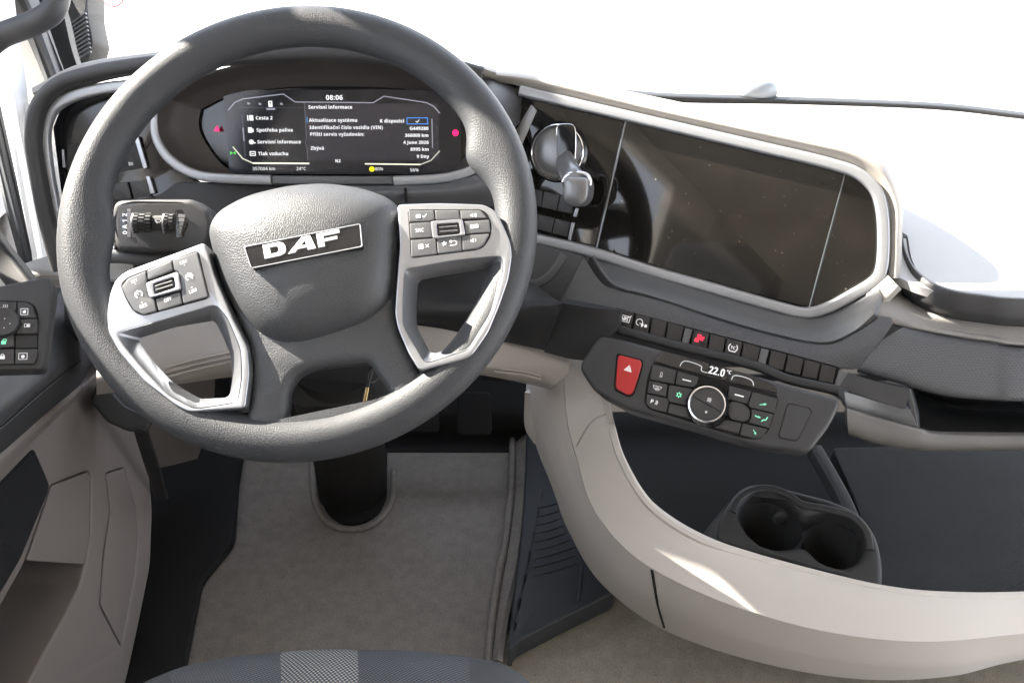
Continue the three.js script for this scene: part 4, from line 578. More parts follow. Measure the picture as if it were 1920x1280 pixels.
// ---------------------------------------------------------------- steering wheel
const WH = new Face(EYE.clone().add(V(-0.2111, -0.3838, -0.7291)), 0, 47.9), WB = WH.off(0.0165), z3 = zf(160, 330, 2.327), z4 = zf(640, 330, 2.326);
{
  const t = thing('steering_wheel', 'large black leather steering wheel with silver spokes, turned slightly to the left', 'steering wheel', WH.o.clone());
  const RR = 0.2154, circ = Array.from({ length: 241 }, (_, i) => WH.at(RR * Math.cos(i / 240 * 2 * Math.PI), RR * Math.sin(i / 240 * 2 * Math.PI)));
  const rest = (s) => { const g = (c, w, h) => { let q = (s * 360 - c + 540) % 360 - 180; return h * Math.exp(-q * q / w / w); }; const b = 1 + g(21, 8, 0.8) + g(183, 9, 0.45) + g(186, 22, 0.15); return ell(0.0208, 0.0195, 40).map(([x, y]) => x < 0 ? [x * b, y * (1 - 0.15 * (b - 1) * Math.min(1, -x / 0.02))] : [x, y]); };   // thumb rests above both spokes
  part(t, 'rim', sweep(circ, rest, { N: WH.N, closed: true, raw: true }), M.rim);
  // hub body with the two lower legs
  const body = [[392, 460], [404, 516], [438, 592], [464, 645], [470, 700], [462, 766], [448, 810], [540, 846], [640, 846], [722, 820], [805, 735], [784, 695], [747, 618], [740, 588], [747, 510], [745, 386], [722, 367], [670, 348], [600, 338], [530, 343], [450, 367], [405, 398], [388, 428]];
  const legHole = [[534, 812], [539, 730], [556, 702], [590, 689], [640, 683], [690, 678], [704, 700], [729, 734], [730, 768], [696, 796], [611, 818]];
  part(t, 'hub', slab(WB, body, { z: -0.004, t: 0.026, r: 0.012, bev: 0.011, holes: [legHole], hr: 0.008, seg: 6 }), M.hub);
  const pad = [[386, 455], [379, 420], [396, 388], [449, 352], [530, 326], [600, 319], [670, 331], [724, 355], [748, 381], [746, 455], [742, 520], [732, 566], [692, 600], [640, 620], [570, 641], [522, 645], [482, 628], [446, 592], [412, 530]];
  part(t, 'airbag_cover', dome(WB, pad, { z0: 0.004, h: 0.022, round: 0.018, band: 0.26, skirt: 0.012, r: 0.014, k: 2.6, lift: (a, b) => b > -0.01 ? -0.024 * Math.pow(Math.min(1.2, (b + 0.01) / 0.06), 2.2) : 0 }), M.hub);
  // badge
  const BG = WB.off(0.0285), q = [[458, 463], [675, 420], [679, 462], [471, 503]];
  const badge = part(t, 'badge', slab(BG, q, { t: 0.012, r: 0.002, bev: 0.0008 }), M.piano);
  part(badge, 'badge_edge', sweep(rounded(q.map((c) => BG.loc(c)), 0.002).concat([BG.loc(q[0])]).map((p) => BG.at(p.x, p.y, 0.0002)), ell(0.0006, 0.0006, 8), { N: BG.N, raw: true, closed: false }), M.satin);
  const u0 = BG.loc(z3(783, 362)), u1 = BG.loc(z3(1118, 292)), vx = u1.clone().sub(u0), L = vx.length(), ex = vx.clone().normalize(), ey = new THREE.Vector2(-ex.y, ex.x), hh = BG.loc(z3(778, 302)).sub(u0).dot(ey);
  const glyph = (x0, w, o, holes = []) => { const f = ([a, b]) => u0.clone().addScaledVector(ex, (x0 + a * w) * L).addScaledVector(ey, b * hh); const s = new THREE.Shape(o.map(f)); for (const h of holes) s.holes.push(new THREE.Path(h.map(f))); const g = new THREE.ExtrudeGeometry(s, { depth: 0.0008, bevelEnabled: true, bevelSize: 0.0002, bevelThickness: 0.0002, bevelOffset: -0.0002, bevelSegments: 2 }); g.applyMatrix4(BG.m); return smooth(g, 0.4); };
  part(badge, 'letter', glyph(0, 0.285, [[0, 0], [0.72, 0], [0.92, 0.12], [1, 0.35], [1, 0.65], [0.92, 0.88], [0.72, 1], [0, 1]], [[[0.30, 0.26], [0.30, 0.74], [0.60, 0.74], [0.68, 0.62], [0.68, 0.38], [0.60, 0.26]]]), M.white);
  part(badge, 'letter', glyph(0.30, 0.40, [[0, 0], [0.24, 0], [0.34, 0.2], [0.64, 0.2], [0.66, 0], [0.92, 0], [0.80, 1], [0.52, 1]], [[[0.44, 0.4], [0.60, 0.72], [0.63, 0.4]]]), M.white);
  part(badge, 'letter', glyph(0.70, 0.30, [[0, 0], [0.28, 0], [0.28, 0.34], [0.86, 0.34], [0.86, 0.56], [0.28, 0.56], [0.28, 0.76], [1, 0.76], [1, 1], [0, 1]]), M.white);
  // silver spoke bezels
  const lip = (F, H) => { const a = F.map((p) => WB.off(0.0045).hit(...p)), b = H.map((p) => WB.off(-0.014).hit(...p)), c = H.map((p) => WB.off(-0.030).hit(...p)); const R = (l, f) => { const f2 = rounded(l.map((p) => f.loc(p)), 0.006); return [...f2, f2[0].clone()].map((p) => f.at(p.x, p.y)); }; const G = [R(F, WB.off(0.0045)), R(H, WB.off(-0.014)), R(H, WB.off(-0.030))]; const n = Math.min(...G.map((g) => g.length)); return gridGeo(G.map((g) => Array.from({ length: 90 }, (_, i) => crv(g, i / 89))), 0, 0.9); };
  const Lo = [z3(520, 287), z3(383, 338), z3(180, 412), z3(130, 450), z3(104, 510), z3(90, 600), z3(96, 680), z3(140, 762), z3(250, 892), z3(390, 1000), z3(450, 1030), z3(695, 1012), z3(714, 860), z3(704, 740), z3(640, 615), z3(560, 430)];
  const LF2 = [[219, 624], [300, 602], [404, 571], [426, 598], [450, 655], [452, 710], [444, 754], [365, 766], [316, 740], [266, 688], [230, 645]], LH = [[260, 634], [325, 614], [401, 599], [414, 622], [433, 668], [435, 712], [430, 745], [371, 748], [333, 726], [291, 682], [264, 647]];
  part(t, 'spoke_bezel', [slab(WB, Lo, { z: 0.0045, t: 0.03, r: 0.005, bev: 0.0018, holes: [LF2], hr: 0.006, seg: 4 }), lip(LF2, LH)], M.silver, 'left silver spoke bezel with the cruise keys');
  const Ro = [z4(243, 122), z4(420, 116), z4(620, 122), z4(672, 150), z4(705, 210), z4(738, 290), z4(744, 350), z4(728, 450), z4(690, 560), z4(640, 680), z4(570, 780), z4(530, 800), z4(340, 850), z4(290, 770), z4(245, 665), z4(232, 600), z4(244, 420), z4(254, 300)];
  const RF = [[759, 505], [850, 489], [942, 479], [943, 505], [922, 587], [880, 654], [798, 681], [756, 610], [756, 562]], RH = [[784, 526], [850, 514], [921, 503], [920, 522], [897, 590], [867, 647], [808, 664], [781, 612], [781, 571]];
  part(t, 'spoke_bezel', [slab(WB, Ro, { z: 0.0045, t: 0.03, r: 0.005, bev: 0.0018, holes: [RF], hr: 0.006, seg: 4 }), lip(RF, RH)], M.silver, 'right silver spoke bezel with the menu keys');
  // keys of the left spoke
  const z = 0.0056, key = (pts, zz, marks = [], r = 0.0016, zo = 0.0075) => { const k = part(t, 'key', slab(WB, pts.map((p) => zz(...p)), { z: zo, t: 0.006, r, bev: 0.001 }), M.greySmooth); for (const [m, a, b] of marks) mark(k, WB.off(zo), zz(...a), zz(...b), m); };
  part(t, 'key_well', slab(WB, [[148, 470], [180, 440], [490, 322], [540, 532], [250, 610], [205, 590], [170, 530]].map((p) => z3(...p)), { z, t: 0.004, r: 0.005 }), M.matte);
  key([[156, 482], [185, 446], [262, 414], [266, 458], [262, 470], [276, 530], [298, 534], [308, 588], [250, 604], [210, 584], [176, 528]], z3, [['SETplus', [190, 472], [236, 452]], ['cruise', [196, 526], [264, 500]], ['RESminus', [222, 572], [276, 550]]]);
  key([[268, 411], [374, 368], [380, 408], [270, 452]], z3);
  key([[378, 366], [486, 328], [534, 526], [426, 556], [416, 496], [406, 416], [386, 410]], z3, [['LIMplus', [404, 388], [452, 370]], ['limiter', [418, 450], [484, 424]], ['LIMminus', [440, 506], [492, 486]]]);
  key([[304, 536], [412, 506], [420, 556], [318, 588]], z3, [['OFF', [336, 548], [380, 528]]]);
  const wheelKey = (fr, inn, zz) => { const f = part(t, 'thumb_wheel', slab(WB, inn.map((p) => zz(...p)), { z: 0.0082, t: 0.006, r: 0.0025, bev: 0.002 }), M.piano); part(f, 'thumb_wheel_frame', slab(WB, fr.map((p) => zz(...p)), { z: 0.0092, t: 0.005, r: 0.003, bev: 0.001, holes: [inn.map((p) => zz(...p))], hr: 0.002 }), M.silver); const c = inn.reduce((s, p) => [s[0] + p[0] / 4, s[1] + p[1] / 4], [0, 0]); for (const k of [-0.18, 0.18]) { const l = (i, j, s) => { const m = (a, b) => a + (b - a) * 0.5; const e = [m(inn[i][0], inn[j][0]), m(inn[i][1], inn[j][1])]; return [c[0] + (e[0] - c[0]) * 0.8, c[1] + (e[1] - c[1]) * 0.8]; }; const a = l(0, 3), b = l(1, 2), p = WB.off(0.0084), dx = (inn[3][0] - inn[0][0]) * k, dy = (inn[3][1] - inn[0][1]) * k; part(f, 'thumb_wheel_ridge', sweep([p.hit(...zz(a[0] + dx, a[1] + dy)), p.hit(...zz(b[0] + dx, b[1] + dy))], ell(0.0008, 0.0008, 8), { N: WB.N, n: 2 }), M.greySmooth); } };
  wheelKey([[260, 466], [404, 414], [416, 494], [276, 532]], [[292, 470], [384, 440], [392, 486], [300, 516]], z3);
  // keys of the right spoke
  part(t, 'key_well', slab(WB, [[288, 144], [610, 143], [636, 160], [656, 205], [652, 262], [622, 308], [592, 322], [302, 357]].map((p) => z4(...p)), { z, t: 0.004, r: 0.004 }), M.matte);
  key([[292, 148], [403, 148], [407, 188], [385, 196], [295, 200]], z4, [['menuTick', [318, 176], [380, 172]]]);
  key([[408, 148], [513, 148], [517, 186], [411, 190]], z4);
  key([[518, 148], [606, 148], [636, 182], [521, 188]], z4, [['speakerLoud', [552, 172], [600, 170]]]);
  key([[297, 205], [386, 199], [396, 266], [302, 272]], z4, [['SRC', [316, 237], [366, 233]]]);
  key([[535, 196], [645, 189], [649, 244], [542, 252]], z4, [['view', [556, 221], [604, 217]]]);
  key([[302, 278], [411, 271], [417, 339], [304, 353]], z4, [['menuCross', [332, 309], [388, 302]]]);
  key([[415, 270], [522, 259], [526, 325], [420, 338]], z4, [['star', [434, 296], [504, 287]]]);
  key([[526, 258], [646, 250], [620, 299], [596, 315], [529, 324]], z4, [['speakerSoft', [548, 285], [600, 277]]]);
  wheelKey([[388, 195], [528, 185], [541, 256], [398, 273]], [[414, 209], [512, 203], [520, 250], [420, 261]], z4);
}
// steering column with its boot and the key
{
  const t = thing('steering_column', 'black steering column and boot running down behind the wheel to the floor', 'steering column', PY(660, 930, 0));
  const a = WH.at(0, -0.032, -0.045), b = WH.at(0.004, -0.09, -0.16), c = PY(656, 870, 0.10), d2 = PY(661, 925, -0.012);
  part(t, 'shroud', sweep([WH.at(0.002, -0.025, -0.03), a, WH.at(0.002, -0.06, -0.10), b, WH.at(0.004, -0.12, -0.22)], rrect(0.068, 0.040, 0.032, 8), { N: V(0, 0.67, -0.74), n: 30, scale: (s) => 0.75 + 0.3 * Math.min(1, s * 3) }), M.black);
  part(t, 'boot', sweep([b, b.clone().lerp(c, 0.4), c, d2], ell(0.071, 0.066, 36), { N: V(0, 0.4, 0.9), n: 40, scale: (s) => 0.9 + 0.1 * s }), M.matte);
  part(t, 'ignition_lock', lathe([[0.017, 0], [0.017, 0.03], [0.012, 0.034], [0, 0.034]], WH.at(0.085, -0.115, -0.07), WH.N), M.black);
  const k = thing('ignition_key', 'small brass tipped key hanging in the lower wheel opening', 'key', P(686, 760, 0.86));
  part(k, 'key_blade', sweep([P(689, 724, 0.86), P(685, 745, 0.86), P(682, 762, 0.86)], rrect(0.0018, 0.001, 0.0006), { N: BF.clone().negate(), n: 10 }), M.brass);
  part(k, 'key_head', sweep([P(696, 686, 0.86), P(692, 706, 0.86), P(688, 726, 0.86)], rrect(0.0030, 0.003, 0.0015), { N: BF.clone().negate(), n: 10, scale: (s) => 1.1 - 0.4 * s }), M.black);
  part(k, 'key_ring', (() => { const g = new THREE.TorusGeometry(0.009, 0.0009, 8, 30); const p = P(701, 702, 0.862); g.rotateY(0.9); g.translate(p.x, p.y, p.z); return plain(g); })(), M.black);
}
// stalk with wiper drums
{
  const F = new Face(P(295, 412, 0.885), 0, 34);
  const t = thing('control_stalk', 'black column stalk with two knurled wiper drums between rim and hub', 'control stalk', F.hit(330, 430)), w = (l) => l.map((q) => zW(...q));
  part(t, 'housing', slab(F, w([[225, 420], [262, 318], [340, 276], [800, 258], [1400, 258], [1480, 290], [1700, 440], [1760, 700], [1600, 1050], [900, 1085], [330, 1050], [262, 960], [240, 700]]), { z: 0, t: 0.035, r: 0.006, bev: 0.006, seg: 5, holes: [w([[325, 600], [420, 410], [560, 380], [1270, 390], [1385, 560], [1380, 650], [1290, 860], [450, 870], [390, 800]])], hr: 0.003 }), M.darkGrey);
  part(t, 'recess', slab(F, w([[300, 380], [1400, 370], [1400, 890], [300, 890]]), { z: -0.010, t: 0.004 }), M.black);
  const drum = (x0, x1, y0, y1, bands, lead) => {
    const c0 = F.hit(...zW(x0, (y0 + y1) / 2)), c1 = F.hit(...zW(x1, (y0 + y1) / 2)), r = 0.0155, len = c1.distanceTo(c0), ax = c1.clone().sub(c0).normalize(), o = c0.clone().addScaledVector(F.N, -r + 0.0035);
    const d = part(t, 'drum', lathe([[0, 0], [r - 0.002, 0], [r - 0.001, 0.0006], [r - 0.001, len - 0.0006], [r - 0.002, len], [0, len]], o, ax, 40), M.black), g = [], up = F.Vv;
    for (let b = 0; b < bands; b++) for (let i = 0; i < 26; i++) {
      const a = (i + (b % 2) * 0.5) / 26 * 2 * Math.PI, n = F.N.clone().multiplyScalar(Math.cos(a)).addScaledVector(up, Math.sin(a)); if (n.dot(F.N) < -0.1) continue;
      const bx = new THREE.BoxGeometry(len / bands * 0.86, 0.0022, 0.0022); bx.applyMatrix4(new THREE.Matrix4().makeBasis(ax, n.clone().cross(ax), n).setPosition(o.clone().addScaledVector(ax, len * (b + 0.5) / bands).addScaledVector(n, r - 0.0004))); g.push(plain(bx));
    }
    part(d, 'knurl', g, M.button);
    if (lead) part(d, 'drum_edge', lathe([[r - 0.0012, -0.001], [r + 0.0006, -0.001], [r + 0.0006, 0.001], [r - 0.0012, 0.001]], o, ax, 40), M.satin);
  };
  drum(550, 830, 390, 860, 3, true); drum(1015, 1165, 400, 860, 2, true);
  const c = F.hit(...zW(840, 620)), c2 = F.hit(...zW(1010, 620)); part(t, 'drum_core', lathe([[0, 0], [0.0135, 0], [0.0135, c2.distanceTo(c)], [0, c2.distanceTo(c)]], c.clone().addScaledVector(F.N, -0.011), c2.clone().sub(c), 36), M.black);
  part(t, 'scale_plate', slab(F, w([[330, 600], [410, 440], [505, 440], [500, 800], [400, 800]]), { z: 0.0005, t: 0.012, r: 0.001 }), M.piano); part(t, 'scale_plate', slab(F, w([[1180, 420], [1280, 420], [1380, 570], [1370, 660], [1300, 840], [1190, 850]]), { z: 0.0005, t: 0.012, r: 0.001 }), M.piano);
  mark(t, F.off(0.0006), zW(428, 790), zW(424, 480), 'wipeSteps', inkWhite); mark(t, F.off(0.0006), zW(488, 800), zW(488, 440), 'bar', inkDim); mark(t, F.off(0.0008), zW(1262, 780), zW(1282, 490), 'wedge', inkDim); mark(t, F.off(0.0034), zW(850, 604), zW(1000, 600), 'wiper', inkWhite);
  part(t, 'lower_stalk', sweep([F.off(-0.02).hit(...zW(140, 1110)), F.off(-0.02).hit(...zW(400, 1115)), F.off(-0.025).hit(...zW(720, 1150)), F.off(-0.04).hit(...zW(1200, 1150))], ell(0.0085, 0.0085, 16), { N: F.N, n: 20 }), M.greySmooth);
  part(t, 'stalk_end', slab(F.off(-0.006), w([[150, 880], [215, 780], [285, 960], [275, 1035], [190, 985]]), { t: 0.02, r: 0.002, bev: 0.002 }), M.chrome);
}

// ---------------------------------------------------------------- storage console, tray and cup holder
const zC = zf(940, 720, 1.959), zS = zf(320, 820, 2.4), zL = zf(0, 440, 3.048), zD = zf(0, 800, 2.667), FL = new Face(V(0, 0, 0), 0, 90);
{
  const t = thing('storage_console', 'pale beige storage console curving from the dash to the right', 'console', V(0.4, 0.15, -0.75));
  const I = [[1100, 640, 0.643], [1112, 688, 0.632], [1136, 745, 0.612], [1146, 800, 0.592], [1166, 862, 0.565], [1215, 940, 0.535], [1300, 1000, 0.515], [1400, 1036, 0.505], [1530, 1072, 0.50], [1660, 1101, 0.50], [1780, 1112, 0.50], [1960, 1110, 0.50], [2500, 1090, 0.50]];
  const K = [[1062, 640, 0.63], [1058, 690, 0.618], [1060, 745, 0.594], [1066, 800, 0.565], [1082, 860, 0.533], [1112, 950, 0.502], [1180, 1034, 0.478], [1290, 1100, 0.469], [1440, 1156, 0.466], [1600, 1192, 0.465], [1760, 1202, 0.465], [1960, 1184, 0.465], [2500, 1140, 0.465]];
  const Bm = [[1008, 680, 0.58], [1003, 730, 0.555], [1008, 780, 0.52], [1022, 840, 0.48], [1045, 905, 0.43], [1076, 985, 0.36], [1136, 1078, 0.29], [1250, 1158, 0.25], [1420, 1218, 0.24], [1600, 1250, 0.24], [1770, 1254, 0.24], [1960, 1218, 0.24], [2500, 1150, 0.24]];
  const Bb = [[994, 680, 0.54], [986, 735, 0.51], [992, 790, 0.46], [1010, 850, 0.405], [1036, 915, 0.34], [1066, 995, 0.25], [1126, 1092, 0.17], [1240, 1178, 0.13], [1410, 1238, 0.12], [1600, 1272, 0.12], [1780, 1268, 0.12], [1960, 1230, 0.12], [2500, 1160, 0.12]];
  const y = (l, dy = 0) => l.map(([a, b, c]) => PY(a, b, c + dy)), inn = y(I).map((p, i) => p.clone().add(V(0.004 + (i < 3 ? 0.004 : 0), -0.022, -0.006))), low = y(I).map((p) => p.clone().add(V(0.03, -0.17, -0.11)));
  part(t, 'rim_band', loft([low, inn, y(I), y(I).map((p, i) => p.clone().lerp(y(K)[i], 0.45).add(V(0, 0.008, 0.0))), y(K)], { nu: 110, nv: 30, thick: 0.004 }), M.beige);
  const Kd = y(K).map((p) => p.clone().add(V(-0.0006, -0.0022, -0.0012)));
  part(t, 'lower_panel', loft([Kd, Kd.map((p, i) => p.clone().lerp(y(Bm)[i], 0.5).add(V(0, 0.0, 0.012))), y(Bm), y(Bb)], { nu: 110, nv: 26, thick: 0.006 }), M.beige);
  scene.updateMatrixWorld(true);
  const onSkin = (px, py) => { const rc = new THREE.Raycaster(EYE, ray(px, py).normalize()), h = rc.intersectObjects(t.children)[0]; return h.point.clone().addScaledVector(rc.ray.direction, -0.0006); };
  part(t, 'panel_gap', sweep([[1223, 1068], [1226, 1085], [1229, 1105], [1233, 1128], [1239, 1152], [1246, 1176]].map(([x, y]) => onSkin(x, y)), ell(0.0022, 0.0014, 8), { N: BF.clone().negate(), n: 24 }), M.matte);
  part(t, 'panel_gap', sweep([[1137, 776], [1118, 784], [1106, 794], [1094, 812], [1081, 836]].map(([x, y]) => onSkin(x, y)), ell(0.0011, 0.0007, 8), { N: BF.clone().negate(), n: 20 }), M.taupe);
  part(t, 'stem_base', loft([[P(984, 735, 1.16), P(1010, 740, 1.14), P(1040, 750, 1.12)], [P(984, 800, 1.20), P(1010, 810, 1.18), P(1040, 820, 1.16)], [P(1002, 832, 1.22), P(1020, 834, 1.20), P(1050, 836, 1.18)]], { nu: 10, nv: 10, thick: 0.01 }), M.beige);
  part(t, 'tray_floor', slab(FL.off(0.33), [[1060, 690], [2600, 680], [2600, 1150], [1660, 1170], [1330, 1090], [1180, 1000], [1100, 880]], { t: 0.02, r: 0.03 }), M.matte);
  part(t, 'tray_wall', loft([[PZ(1060, 700, -1.12), PZ(1500, 700, -1.12), PZ(2100, 700, -1.12)], [V(-0.05, 0.40, -1.10), V(0.4, 0.40, -1.10), V(1.2, 0.40, -1.10)]], { nu: 12, nv: 4, thick: 0.01 }), M.matte);
  part(t, 'tray_mat', slab(FL.off(0.450), [[1560, 838], [2600, 820], [2600, 1100], [1650, 1130], [1640, 1040], [1600, 930]], { t: 0.03, r: 0.01, bev: 0.003 }), M.ribMat);
  part(t, 'tray_divider', sweep([PY(1528, 846, 0.455), PY(1556, 895, 0.455), PY(1580, 940, 0.455), PY(1610, 1010, 0.455)], rrect(0.009, 0.012, 0.005), { N: V(0, 1, 0), n: 20 }), M.rubber);
}
{
  const F = new Face(PY(1500, 1000, 0.515), 14, 74), c = (l) => l.map((q) => zC(...q));
  const t = thing('cup_holder', 'dark rubber double cup holder set into the console tray', 'cup holder', F.hit(1490, 1060));
  const out = c([[788, 575], [800, 500], [826, 440], [872, 385], [930, 360], [990, 366], [1220, 424], [1320, 470], [1380, 550], [1404, 640], [1406, 752], [1230, 700], [1000, 634]]);
  const hole = c([[872, 490], [878, 450], [915, 408], [975, 392], [1030, 404], [1075, 440], [1100, 476], [1130, 482], [1180, 470], [1240, 474], [1300, 502], [1336, 560], [1336, 620], [1310, 655], [1265, 674], [1215, 670], [1165, 645], [1128, 606], [1094, 592], [1060, 602], [1010, 606], [950, 588], [905, 548]]);
  part(t, 'body', slab(F, out, { t: 0.05, r: 0.012, bev: 0.007, seg: 5, holes: [hole], hr: 0.004 }), M.rubber);
  const sk = [F.hit(...out[0]), F.hit(...out[12]), F.hit(...out[11]), F.hit(...out[10])];
  part(t, 'front_skirt', loft([sk.map((p) => p.clone().add(V(0, -0.004, 0.0))), sk.map((p) => p.clone().add(V(0, -0.018, 0.002))), sk.map((p) => p.clone().add(V(0, -0.05, -0.004)))], { nu: 20, nv: 8, thick: 0.006 }), M.rubber);
  const ls = [out[0], out[1], out[2], out[3]].map((q) => F.hit(...q)); part(t, 'side_skirt', loft([ls.map((p) => p.clone().add(V(0.001, -0.003, 0))), ls.map((p) => p.clone().add(V(-0.022, -0.05, 0.004))), ls.map((p) => p.clone().add(V(-0.03, -0.10, 0.004)))], { nu: 16, nv: 8, thick: 0.005 }), M.rubber);
  for (const [a, b] of [[hole.slice(0, 7).concat(hole.slice(18)), 'left'], [hole.slice(7, 18), 'right']]) {
    const l = a.map((q) => F.loc(q)), m = l.reduce((s, p) => s.add(p), new THREE.Vector2()).divideScalar(l.length), r = l.reduce((s, p) => s + p.distanceTo(m), 0) / l.length;
    part(t, 'cup', lathe([[r * 1.04, -0.012], [r * 1.02, -0.03], [r * 0.9, -0.082], [r * 0.86, -0.088], [r * 0.6, -0.088], [r * 0.57, -0.085], [0, -0.085]], F.at(m.x, m.y), V(0, 1, 0), 56), M.rubber, b === 'left' ? 'left cup with a round stop on its wall' : 'right cup, empty');
  }
  const st = new THREE.SphereGeometry(0.013, 20, 14), sp = F.off(-0.036).hit(...zC(1030, 490)); st.scale(1, 1, 0.6); st.translate(sp.x, sp.y, sp.z); part(t, 'round_stop', plain(st), M.rubber);
  const inner = c([[850, 470], [870, 425], [930, 388], [990, 384], [1060, 410], [1100, 440], [1200, 460], [1290, 488], [1340, 540], [1356, 610]]);
  part(t, 'raised_ring', sweep(inner.map((q) => F.off(0.001).hit(...q)), rrect(0.0045, 0.003, 0.0025), { N: F.N, n: 60 }), M.rubber);
}

// ---------------------------------------------------------------- floor coverings
single('carpet', 'grey moulded floor carpet in the driver footwell under the wheel', 'carpet', slab(FL, [[450, 725], [985, 725], [980, 860], [962, 1000], [934, 1110], [922, 1230], [915, 1330], [330, 1330], [345, 1240], [375, 1085], [436, 1012], [446, 900]], { z: 0, t: 0.012, r: 0.03, bev: 0.004 }), M.carpet);
{
  const t = thing('carpet_edge', 'raised carpet edge moulding on the right of the footwell', 'carpet edge', PY(940, 1080, 0));
  part(t, 'bead', sweep([zS(1536, -60), zS(1538, 60), zS(1530, 280), zS(1505, 480), zS(1475, 640), zS(1448, 820), zS(1432, 960), zS(1420, 1120)].map((q) => PY(q[0], q[1], 0.008)), ell(0.008, 0.014), { N: V(0, 1, 0), n: 60 }), M.carpet);
  part(t, 'flank', loft([[zS(1540, -60), zS(1540, 60), zS(1534, 280), zS(1510, 480), zS(1482, 640), zS(1456, 820), zS(1440, 1000)].map((q) => PY(q[0], q[1], 0.006)), [zS(1604, -60), zS(1602, 60), zS(1592, 280), zS(1568, 480), zS(1538, 640), zS(1500, 800), zS(1470, 1000)].map((q) => PY(q[0], q[1], 0.03))], { nu: 50, nv: 6, thick: 0.01 }), M.carpet);
}
single('column_surround', 'raised carpet ring round the foot of the steering column', 'carpet ring', sweep([[585, 800], [586, 900], [592, 945], [612, 978], [650, 992], [695, 985], [722, 962], [735, 935], [738, 880]].map((q) => PY(q[0], q[1], 0.004)), ell(0.0065, 0.0055), { N: V(0, 1, 0), n: 60 }), M.carpet);
single('column_socket', 'black socket plate at the foot of the steering column', 'socket plate', slab(FL, [[600, 800], [600, 935], [615, 965], [645, 983], [680, 980], [710, 962], [725, 930], [725, 800]], { z: 0.006, t: 0.01, r: 0.02 }), M.matte);
single('door_sill', 'black sill plate along the left of the footwell by the door', 'sill', slab(FL, [[270, 760], [470, 760], [446, 900], [438, 1012], [377, 1087], [347, 1242], [335, 1340], [180, 1340], [245, 1200], [262, 1000]], { z: 0.022, t: 0.02, r: 0.02, bev: 0.006 }), M.matte);
single('carpet', 'pale sand carpet between the seats, lower right below the console', 'carpet', slab(FL, [[900, 1340], [925, 1240], [955, 1180], [1000, 1100], [1150, 1000], [1400, 1050], [2500, 1080], [2500, 1340]], { z: 0.003, t: 0.012, r: 0.01 }), M.carpetLight);
{
  const F = FL.off(0.055), t = thing('tread_plate', 'black ribbed plastic tread plate between the carpets beside the console', 'tread plate', PY(1040, 1100, 0));
  const L = [[987, 800], [985, 870], [981, 945], [972, 1040], [960, 1130], [952, 1222]], R = [[1040, 800], [1060, 900], [1090, 980], [1130, 1050], [1158, 1095], [1150, 1112]];
  part(t, 'plate', slab(F, [...L, [968, 1202], [1050, 1160], [1152, 1110], [1170, 1060], [1120, 980], [1080, 880], [1050, 790]], { t: 0.05, r: 0.008, bev: 0.006, seg: 4 }), M.rubber);
  for (let i = 0; i < 9; i++) { const k = i * 38; part(t, 'tread_rib', sweep([zS(1648 - i * 2, 318 + k), zS(1720 - i * 2, 300 + k), zS(1800 + i * 4, 262 + k)].map((q) => F.off(0.0008).hit(...q)), ell(0.0028, 0.002, 8), { N: F.N, n: 14, scale: (s) => 0.3 + 0.7 * Math.sin(Math.PI * (0.1 + 0.8 * s)) }), M.rubber); }
  part(t, 'groove_bar', sweep([zS(1870, 480), zS(1850, 600), zS(1835, 740)].map((q) => F.off(0.001).hit(...q)), ell(0.003, 0.003, 8), { N: F.N, n: 14 }), M.rubber);
}

{
  const t = thing('footwell_shade', 'added black sloping sheet standing in for shade in the footwell behind the wheel', 'shade sheet', PY(720, 850, 0)), A = [430, 600, 800, 990];  // black sheet put in for the deep shade under the dash
  part(t, 'board', loft([A.map((x) => PY(x, 846, 0.004)), A.map((x) => PY(x, 820, 0.02)), A.map((x) => PZ(x, 770, -1.36)), A.map((x) => PZ(x, 690, -1.46))], { nu: 20, nv: 16, thick: 0.012 }), M.matte);
  for (const [x, y, n] of [[790, 770, 'brake_pedal'], [890, 775, 'throttle_pedal']]) { const F = new Face(P(x, y, 1.66), 0, 40), k = part(t, n, slab(F, [[x - 34, y - 40], [x + 30, y - 40], [x + 32, y + 42], [x - 32, y + 42]], { t: 0.02, r: 0.012, bev: 0.005 }), M.matte); }
}

